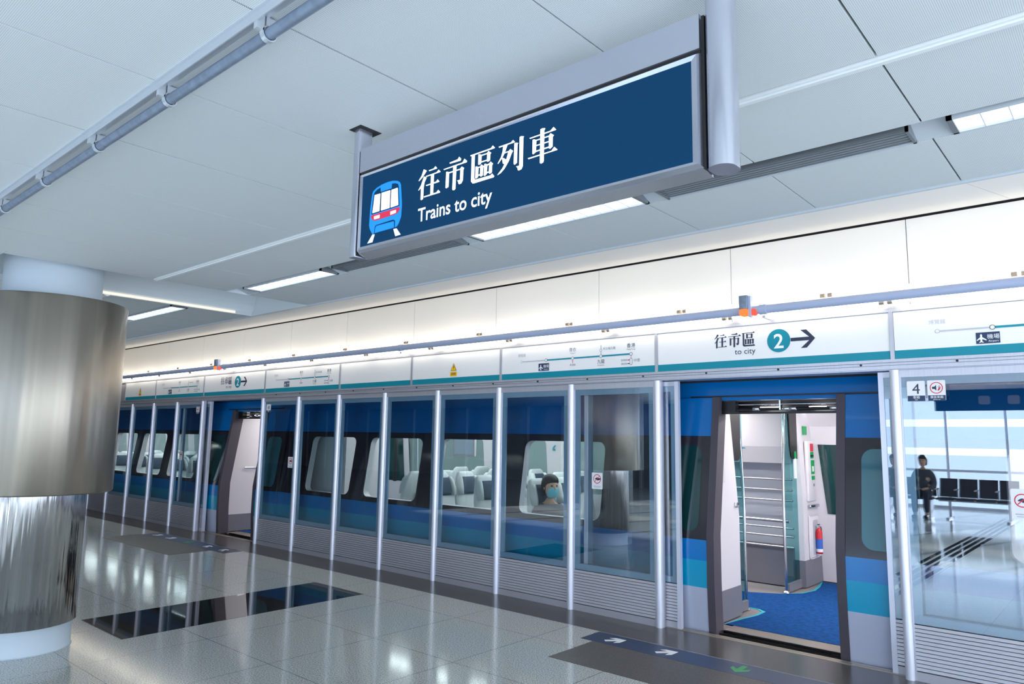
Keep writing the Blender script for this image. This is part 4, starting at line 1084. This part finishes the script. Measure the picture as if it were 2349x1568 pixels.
def vestibule(dx, ywide):
    X = -3.0+dx
    # near door pocket pillar
    p = MB()
    p.add([(X-0.16,6.06,0),(X+0.06,6.06,0),(X+0.06,ywide,0),(X-0.16,ywide,0),(X-0.16,6.20,2.04),(X+0.02,6.20,2.04),(X+0.02,ywide-0.10,2.04),(X-0.16,ywide-0.10,2.04),
           (X-0.16,6.06,0.9),(X+0.06,6.06,0.9),(X+0.06,ywide,0.9),(X-0.16,ywide,0.9)],
          [(0,1,9,8),(1,2,10,9),(2,3,11,10),(3,0,8,11),(8,9,5,4),(9,10,6,5),(10,11,7,6),(11,8,4,7),(4,5,6,7)], 'liner')
    pil = p.build('near_pillar', train)
    MB().box(X-0.165, X+0.066, 6.055, ywide+0.004, 0.0, 0.27, 'kick').build('kick_panel', pil)
    if dx == 0:
        MB().rbox(X+0.045, X+0.075, ywide-0.10, ywide-0.02, 0.985, 1.03, 'chrome', 0.008).build('handle', pil)
        MB().rbox(X+0.03, X+0.052, 6.36, 6.44, 1.22, 1.55, 'liner', 0.01).build('cover', pil)
    else:
        MB().tube([(X+0.085, 6.34, 1.03), (X+0.085, 6.66, 1.03)], 0.014, 'chrome', 12).box(X+0.04, X+0.085, 6.36, 6.375, 1.02, 1.04, 'chrome').box(X+0.04, X+0.085, 6.62, 6.635, 1.02, 1.04, 'chrome').build('handle', pil)
    # far pillar with console
    q = MB()
    q.add([(X-0.16,8.42,0),(X+0.06,8.42,0),(X+0.06,9.02,0),(X-0.16,9.02,0),(X-0.16,8.42,0.9),(X+0.06,8.42,0.9),(X+0.06,8.98,0.9),(X-0.16,8.98,0.9),(X-0.16,8.40,2.04),(X+0.02,8.40,2.04),(X+0.02,8.80,2.04),(X-0.16,8.80,2.04)],
          [(0,1,5,4),(1,2,6,5),(2,3,7,6),(3,0,4,7),(4,5,9,8),(5,6,10,9),(6,7,11,10),(7,4,8,11),(8,9,10,11)], 'liner')
    fp = q.build('far_pillar', train)
    MB().box(X-0.165, X+0.066, 8.415, 9.02, 0.0, 0.29, 'kick').build('kick_panel', fp)
    # glass screens with a black head
    for y0, y1 in ((6.70, 6.96), (8.03, 8.42)):
        g_ = MB().poly([(X, y0, 0.08), (X, y1, 0.08), (X, y1+(-0.02 if y0 < 7 else 0), 2.0), (X, y0, 2.0)], 'teal_glass').build('glass_screen', train)
        MB().box(X-0.02, X+0.02, y0, y1, 0.0, 0.085, 'kick').build('screen_foot', g_)
        if y0 < 7:
            L = [(6.45, 2.04), (6.86, 2.04), (6.85, 1.48), (6.83, 1.44), (6.79, 1.415), (6.60, 1.415), (6.60, 1.5)]
        else:
            L = [(8.17, 2.04), (8.40, 2.04), (8.40, 1.415), (8.26, 1.415), (8.21, 1.44), (8.19, 1.50)]
        MB().prism(L, lambda u, v, tt: (X+0.012+0.012*tt, u, v), 'black_head').build('screen_head', g_)
    bent_pole(X-0.01, 6.975, 6.85, train)
    bent_pole(X-0.01, 8.02, 8.11, train)
    # luggage rack facing the aisle
    r = MB()
    r.box(X-1.15, X-0.05, 8.60, 8.62, 0.42, 1.36, 'liner_grey')
    r.box(X-1.15, X-0.05, 8.36, 8.62, 0.0, 0.42, 'kick')
    r.add([(X-1.15,8.40,1.36),(X-0.05,8.40,1.36),(X-0.05,8.34,1.55),(X-1.15,8.34,1.55),(X-0.05,8.30,2.04),(X-1.15,8.30,2.04),(X-1.15,8.62,1.36),(X-0.05,8.62,1.36)],
          [(0,1,2,3),(3,2,4,5),(6,7,1,0)], 'liner')
    r.box(X-1.17, X-1.15, 8.30, 8.85, 0, 2.04, 'liner')
    rk = r.build('luggage_rack', train)
    for z in (1.18, 1.06, 0.945, 0.64, 0.545, 0.43):
        MB().tube([(X-1.12, 8.33, z), (X-0.02, 8.33, z)], 0.011, 'chrome', 10).build('rack_rail', rk)
    MB().tube([(X-1.1, 8.10, 0.74), (X+0.02, 8.10, 0.74)], 0.018, 'chrome', 12).build('hand_rail', rk)
    if dx == 0:
        MB().poly([(X-0.62, 8.345, 1.52), (X-0.56, 8.345, 1.52), (X-0.60, 8.345, 1.555), (X-0.555, 8.345, 1.60), (X-0.58, 8.345, 1.60), (X-0.615, 8.345, 1.565)], 'teal').build('teal_mark', rk)
    return fp
door_set(D1, True)
door_set(D2, False)
fp = vestibule(0.0, 6.70)
vestibule(-8.54, 7.06)
X = -3.0
# console, signs and extinguisher niche on the far pillar
cs = MB()
cs.rbox(X+0.045, X+0.085, 8.55, 8.80, 0.93, 1.62, 'liner', 0.014)
cons = cs.build('console', fp)
MB().box(X+0.083, X+0.089, 8.64, 8.74, 1.50, 1.59, 'red_print').build('red_call_label', cons)
MB().box(X+0.083, X+0.089, 8.64, 8.74, 1.42, 1.495, 'green_print').box(X+0.083, X+0.090, 8.64, 8.74, 1.44, 1.46, 'dark').build('green_label', cons)
MB().box(X+0.083, X+0.089, 8.65, 8.76, 1.24, 1.40, 'green_print').box(X+0.088, X+0.091, 8.68, 8.73, 1.27, 1.33, 'white_print').build('green_label', cons)
MB().box(X+0.083, X+0.089, 8.66, 8.76, 1.175, 1.22, 'green_print').build('green_label', cons)
MB().box(X+0.083, X+0.088, 8.72, 8.735, 1.10, 1.13, 'dark').build('keyhole', cons)
MB().box(X+0.035, X+0.045, 8.55, 8.67, 1.69, 1.79, 'green_print').build('exit_label', fp)
MB().box(X+0.012, X+0.03, 8.30, 8.345, 1.42, 1.50, 'green_print').box(X+0.012, X+0.03, 8.30, 8.345, 1.20, 1.42, 'sticker').build('notice_strip', fp)
MB().rbox(X+0.055, X+0.10, 8.56, 8.86, 0.86, 0.895, 'chrome', 0.012).build('handle', fp)
ni = MB()
ni.rbox(X+0.05, X+0.085, 8.56, 8.86, 0.29, 0.77, 'liner', 0.03)
nn = ni.build('niche_surround', fp)
MB().prism(rrect(8.64, 8.81, 0.33, 0.72, 0.03), lambda u, v, tt: (X+0.0835+0.003*tt, u, v), 'liner_grey').build('niche_back', nn)
ex = thing('fire_extinguisher', 'red fire extinguisher with a blue and white label in the train doorway', 'fire extinguisher', (X+0.115, 8.725, 0.345))
ey = 8.725
MB().lathe(X+0.122, ey, [(0.001, 0.345), (0.033, 0.345), (0.036, 0.352), (0.036, 0.585), (0.03, 0.607), (0.014, 0.622), (0.014, 0.635)], 'ext_red', 24).build('cylinder', ex)
MB().lathe(X+0.122, ey, [(0.0368, 0.40), (0.0368, 0.51)], 'ext_blue', 24).lathe(X+0.122, ey, [(0.0368, 0.365), (0.0368, 0.40)], 'sticker', 24).build('label_band', ex)
MB().box(X+0.112, X+0.132, ey-0.035, ey+0.025, 0.645, 0.656, 'chrome').box(X+0.114, X+0.130, ey-0.012, ey+0.012, 0.63, 0.668, 'chrome').box(X+0.114, X+0.130, ey-0.03, ey+0.02, 0.666, 0.674, 'dark').build('valve', ex)
MB().tube([(X+0.122, ey+0.012, 0.645), (X+0.13, ey+0.045, 0.64), (X+0.135, ey+0.05, 0.60), (X+0.135, ey+0.045, 0.52)], 0.006, 'dark', 8).build('hose', ex)
# white partition behind the window nearest the far doorway, screen and mark
MB().box(-9.8, -8.47, 6.20, 6.95, 0.0, 2.04, 'liner').build('partition', train)
MB().rbox(-8.28, -8.24, 6.9, 6.95, 0.95, 1.95, 'dark', 0.01).build('partition_edge', train)
bent_pole(-8.02, 7.15, 7.10, train)
MB().poly([(-6.86, 8.86, 1.42), (-6.79, 8.86, 1.42), (-6.835, 8.86, 1.455), (-6.785, 8.86, 1.50), (-6.815, 8.86, 1.50), (-6.86, 8.86, 1.46)], 'teal').build('teal_mark', train)
tv = MB().rbox(-7.0, -6.6, 6.86, 6.90, 1.35, 1.64, 'liner', 0.012).build('display', train)
MB().box(-6.97, -6.63, 6.856, 6.862, 1.38, 1.61, 'screen').build('display_screen', tv)

# seats
def make_seat():
    s = bpy.data.objects.new('seat', None); s.empty_display_size = 0.1; COL.objects.link(s)
    s.parent = train; s.location = Vector((0,0,0))
    def bb(mb, nm):
        o = mb.build(nm, None, (0,0,0)); o.parent = s; return o
    b = MB()      # backrest leans towards -x; the sitter faces +x
    b.loft([(-0.03, 0, 0.40, 0.055, 0.215), (-0.05, 0, 0.60, 0.06, 0.225), (-0.09, 0, 0.82, 0.055, 0.215), (-0.115, 0, 0.94, 0.05, 0.195), (-0.135, 0, 1.06, 0.048, 0.165), (-0.145, 0, 1.12, 0.040, 0.14), (-0.15, 0, 1.145, 0.022, 0.11)], 'seat', 24, 3.2)
    bb(b, 'backrest')
    h = MB().loft([(-0.055, 0, 0.86, 0.03, 0.13), (-0.062, 0, 0.90, 0.042, 0.145), (-0.085, 0, 1.02, 0.04, 0.135), (-0.097, 0, 1.08, 0.028, 0.11)], 'seat_dark', 20, 3.0)
    bb(h, 'head_pad')
    w = MB()
    for sgn in (-1, 1):
        w.loft([(-0.045, sgn*0.165, 0.86, 0.05, 0.03), (-0.06, sgn*0.165, 0.95, 0.055, 0.035), (-0.085, sgn*0.15, 1.05, 0.045, 0.03), (-0.10, sgn*0.135, 1.09, 0.03, 0.02)], 'seat', 14, 2.4)
    bb(w, 'head_wings')
    c = MB().rbox(-0.02, 0.44, -0.215, 0.215, 0.34, 0.46, 'seat_blue', 0.035)
    bb(c, 'cushion')
    k = MB().box(-0.179, -0.172, -0.10, -0.045, 0.82, 0.90, 'seat_card').box(-0.179, -0.172, -0.03, 0.03, 0.82, 0.89, 'sticker')
    bb(k, 'back_card')
    p = MB().rbox(0.05, 0.32, -0.16, 0.16, -0.01, 0.34, 'kick', 0.02)
    bb(p, 'pedestal')
    return s
seat0 = make_seat()
def put_seat(x, y, face, first=[True]):
    o = seat0 if first[0] else copy_tree(seat0, None, train)
    first[0] = False
    o.location = (x+8, y-MIDY, 0)
    o.rotation_euler = (0, 0, 0 if face > 0 else math.pi)
    return o
for x in (-5.12, -5.95, -6.75):
    for y in (6.52, 6.99, 8.03, 8.50): put_seat(x, y, 1)
for x in (-7.42, -8.15):
    for y in (6.48, 6.96, 8.03, 8.50):
        if not (x < -8 and y < 7): put_seat(x, y, -1)
for x in (-12.55, -13.4, -14.3, -15.2, -16.1, -17.0, -17.9, -18.8):
    for y in (6.52, 6.99, 8.03, 8.50): put_seat(x, y, 1)

# ------------------------------------------------------------ people
def skinned(name, verts, edges, radii, k, parent, root=0, sub=2):
    me = bpy.data.meshes.new(name)
    me.from_pydata(verts, edges, [])
    o = bpy.data.objects.new(name, me); COL.objects.link(o)
    if parent: o.parent = parent
    me.materials.append(M[k])
    md = o.modifiers.new('skin', 'SKIN')
    md.use_smooth_shade = True
    sv = me.skin_vertices[0].data
    for i, r in enumerate(radii):
        sv[i].radius = (r, r) if not isinstance(r, tuple) else r
        sv[i].use_root = (i == root)
    s = o.modifiers.new('sub', 'SUBSURF'); s.levels = sub; s.render_levels = sub
    return o
def chain(pts): return [(i, i+1) for i in range(len(pts)-1)]
def person(label, loc, rot, coat='coat', with_mask=True, seat_h=0.45):
    """a seated adult facing +x at rot 0; origin on the floor under the hips"""
    t = thing('person', label, 'person', loc)
    t.rotation_euler = (0, 0, rot)
    h = seat_h+0.09
    V = [(0.0,0,h),(-0.01,0,h+0.16),(-0.02,0,h+0.32),(-0.02,0,h+0.44),(-0.005,0,h+0.52),(0.01,0,h+0.585)]
    R = [0.13,(0.12,0.10),(0.135,0.11),(0.10,0.09),0.052,0.05]
    E = chain(V)
    def ext(base, pts, rs):
        prev = base
        for p, r in zip(pts, rs):
            V.append(p); R.append(r); E.append((prev, len(V)-1)); prev = len(V)-1
        return prev
    for s in (-1, 1):
        ext(0, [(0.06,0.09*s,h-0.01),(0.24,0.11*s,h),(0.43,0.11*s,h-0.01),(0.44,0.11*s,0.26),(0.42,0.11*s,0.08),(0.53,0.11*s,0.04)], [0.10,0.085,0.062,0.055,0.04,0.035])
        wr = ext(3, [(-0.02,0.15*s,h+0.435),(0.0,0.20*s,h+0.30),(0.04,0.215*s,h+0.17),(0.17,0.17*s,h+0.11),(0.27,0.10*s,h+0.095)], [0.06,0.05,0.042,0.036,0.027])
        palm = ext(wr, [(0.315,0.075*s,h+0.09)], [(0.034,0.018)])
        for j, (dy, ln) in enumerate(((0.030,0.062),(0.010,0.074),(-0.010,0.068),(-0.028,0.052))):
            ext(palm, [(0.345,(0.07+dy*0.6)*s,h+0.090),(0.345+ln*0.5,(0.066+dy*0.8)*s,h+0.084),(0.345+ln*0.8,(0.062+dy*0.8)*s,h+0.066)], [0.010,0.0085,0.0075])
        ext(wr, [(0.30,0.052*s,h+0.107),(0.335,0.038*s,h+0.102)], [0.011,0.009])
    skinned('body', V, E, R, 'skin', t)
    # head shape with nose, ears and eyes grown into one surface
    hd = MB()
    hz = h+0.70
    hd.loft([(0.035,0,hz-0.125,0.035,0.030),(0.035,0,hz-0.105,0.060,0.052),(0.025,0,hz-0.06,0.082,0.066),(0.012,0,hz,0.096,0.074),(0.0,0,hz+0.05,0.097,0.076),(-0.005,0,hz+0.09,0.080,0.064),(-0.005,0,hz+0.112,0.045,0.036)], 'skin', 22, 2.15)
    hd.loft([(0.112,0,hz-0.035,0.012,0.016),(0.110,0,hz-0.022,0.016,0.014),(0.104,0,hz+0.012,0.010,0.008)], 'skin', 10, 2)
    for s in (-1, 1):
        hd.ellipsoid((0.0,0.077*s,hz-0.01),0.018,0.008,0.032,'skin',10,6)
        hd.ellipsoid((0.098,0.030*s,hz+0.008),0.010,0.014,0.009,'eye',10,6)
    hd.box(0.094,0.105,-0.024,0.024,hz-0.072,hz-0.064,'red_print')
    H = hd.build('head', None, (0,0,0)); H.parent = t
    hr = MB().loft([(-0.040,0,hz-0.10,0.060,0.072),(-0.034,0,hz-0.05,0.076,0.086),(-0.024,0,hz+0.01,0.090,0.092),(-0.004,0,hz+0.05,0.108,0.092),(-0.002,0,hz+0.09,0.102,0.084),(-0.004,0,hz+0.122,0.068,0.058),(-0.006,0,hz+0.136,0.02,0.02)], 'hair', 22, 2.2)
    o = hr.build('hair', None, (0,0,0)); o.parent = t
    if with_mask:
        mk = MB().loft([(0.052,0,hz-0.122,0.040,0.042),(0.055,0,hz-0.10,0.060,0.056),(0.050,0,hz-0.06,0.076,0.064),(0.048,0,hz-0.025,0.074,0.060),(0.048,0,hz-0.012,0.066,0.052)], 'mask', 22, 2.1)
        o = mk.build('face_mask', None, (0,0,0)); o.parent = t
    # jacket and trousers follow the body
    JV = [(0,0,h+0.02),(-0.01,0,h+0.16),(-0.02,0,h+0.32),(-0.02,0,h+0.455),(-0.012,0,h+0.515)]
    JR = [0.145,(0.137,0.115),(0.15,0.125),(0.13,0.112),0.078]
    JE = chain(JV)
    for s in (-1, 1):
        prev = 3
        for p, r in zip([(-0.02,0.15*s,h+0.435),(0.0,0.20*s,h+0.30),(0.04,0.215*s,h+0.17),(0.17,0.17*s,h+0.11),(0.25,0.115*s,h+0.098)], [0.086,0.066,0.055,0.047,0.039]):
            JV.append(p); JR.append(r); JE.append((prev, len(JV)-1)); prev = len(JV)-1
    skinned('jacket', JV, JE, JR, coat, t)
    TV = [(0,0,h+0.05),(0,0,h)]; TR = [0.135,0.142]; TE = [(0,1)]
    for s in (-1, 1):
        prev = 1
        for p, r in zip([(0.06,0.09*s,h-0.01),(0.24,0.11*s,h),(0.43,0.11*s,h-0.01),(0.44,0.11*s,0.26),(0.42,0.11*s,0.12)], [0.108,0.095,0.073,0.064,0.055]):
            TV.append(p); TR.append(r); TE.append((prev, len(TV)-1)); prev = len(TV)-1
    skinned('trousers', TV, TE, TR, 'trouser', t)
    for s in (-1, 1):
        o = MB().rbox(0.36, 0.60, 0.11*s-0.045, 0.11*s+0.045, 0.0, 0.085, 'eye', 0.03).build('shoe', None, (0,0,0)); o.parent = t
    return t
person('seated passenger with dark hair and a pale teal face mask seen through the train window', (-5.06, 6.50, -0.17), math.radians(-25))

# ------------------------------------------------------------ platform side behind the camera, seen in the glass
BW = -10.0
WX = -9.0
wb = MB()
wb.box(XL, WX, BW-0.2, BW, 0, 3.1, 'wall')
for k in range(16):
    wb.box(-36+k*1.65, -35.92+k*1.65, BW, BW+0.06, 0, 3.1, 'liner_grey')
struct(wb.build('wall_back'))
struct(MB().box(XL-0.2, XL, BW, 11, -1.3, 3.4, 'wall').build('wall_left'))
struct(MB().box(XL, XR+8, 10.5, 10.7, -1.3, 3.5, 'under').box(XL, XR+8, 3.8, 10.7, 3.45, 3.5, 'under').box(XL, XR+8, 3.78, 3.82, 3.05, 3.5, 'under').build('wall_tunnel'))
wn = MB()
for z, h in ((0.03, 0.03), (0.95, 0.03), (2.92, 0.02)):
    wn.box(WX, XR, BW-0.06, BW+0.02, z-h, z+h, 'post')
for k in range(11):
    x = WX+k*1.30
    wn.box(x-0.03, x+0.03, BW-0.08, BW+0.03, 0, 3.1, 'post')
struct(wn.build('window_1'))
pn = MB()  # clear strips between dimmer panes, added to give bright bands in the reflection
for z0, z1, k in ((0.06, 0.92, 'dim_pane'), (0.98, 1.34, 'dim_pane'), (1.34, 1.52, 'pane'), (1.52, 2.07, 'dim_pane'), (2.07, 2.26, 'pane'), (2.26, 2.90, 'dim_pane'), (2.94, 3.1, 'pane')):
    pn.poly([(WX, BW-0.03, z0), (XR, BW-0.03, z0), (XR, BW-0.03, z1), (WX, BW-0.03, z1)], k)
struct(pn.build('window_2'))
# row of waiting seats and two people
by = -7.1
bn = thing('waiting_bench', 'row of dark metal-framed waiting seats, seen reflected in the large right glass panel', 'bench', (-2.8, by, 0))
MB().box(-3.52, -2.0, by-0.04, by+0.02, 0.36, 0.41, 'alu').build('beam', bn)
for i in range(4):
    x = -3.50+i*0.375
    MB().rbox(x, x+0.35, by-0.02, by+0.42, 0.41, 0.455, 'bench_dark', 0.015).build('seat', bn)
    o = MB()
    o.add([(x,by-0.03,0.46),(x+0.35,by-0.03,0.46),(x+0.35,by-0.14,0.86),(x,by-0.14,0.86),(x,by-0.06,0.46),(x+0.35,by-0.06,0.46),(x+0.35,by-0.17,0.86),(x,by-0.17,0.86)],
          [(0,1,2,3),(7,6,5,4),(0,4,5,1),(3,2,6,7),(0,3,7,4),(1,5,6,2)], 'bench_dark')
    o.build('backrest', bn)
for i in range(5):
    x = -3.51+i*0.375
    MB().rbox(x-0.02, x+0.02, by+0.02, by+0.36, 0.62, 0.65, 'alu', 0.008).box(x-0.01, x+0.01, by+0.02, by+0.05, 0.41, 0.62, 'alu').build('armrest', bn)
for x in (-3.3, -2.2):
    MB().box(x-0.025, x+0.025, by-0.03, by+0.02, 0.03, 0.36, 'alu').box(x-0.03, x+0.03, by-0.25, by+0.35, 0.0, 0.035, 'alu').build('leg', bn)
b2 = thing('waiting_chair', 'dark waiting chairs under the two seated people, seen reflected in the glass', 'bench', (-3.95, by, 0))
MB().rbox(-4.66, -3.56, by-0.02, by+0.42, 0.40, 0.45, 'bench_dark', 0.015).build('seat', b2)
MB().box(-4.66, -3.56, by-0.10, by-0.04, 0.46, 0.86, 'bench_dark').build('backrest', b2)
for x in (-4.5, -3.65):
    MB().box(x-0.025, x+0.025, by-0.03, by+0.3, 0.0, 0.40, 'alu').build('leg', b2)
person('seated person in grey, nearer the row of dark seats, dim in the glass reflection', (-3.76, by+0.16, 0), math.radians(90), with_mask=False)
person('seated person in dark clothes next to another, dim in the glass reflection', (-4.37, by+0.16, 0), math.radians(90), 'trouser', False)
# hanging sign over that side
s2 = thing('overhead_sign', 'dark blue overhead sign seen reflected at the top of the large right glass panel', 'sign', (-0.6, -2.5, 2.36))
MB().box(-2.62, 1.4, -2.56, -2.48, 2.17, 2.52, 'sign_face').build('face_panel', s2)
MB().box(-2.66, 1.44, -2.57, -2.47, 2.52, 2.60, 'sign_metal').build('header_bar', s2)
for x in (-2.4, 1.2):
    MB().box(x-0.03, x+0.03, -2.55, -2.49, 2.60, HC, 'sign_metal').build('post', s2)
ic = MB()
P = arrow(-0.7, 2.34, 0, 0.10)
ic.poly([(u, -2.478, v) for u, v in P], 'midink')
for x in (-1.9, -1.5, -1.1):
    ic.poly([(u, -2.478, v) for u, v in rrect(x-0.08, x+0.08, 2.27, 2.41, 0.03)], 'midink')
ic.build('symbols', s2)
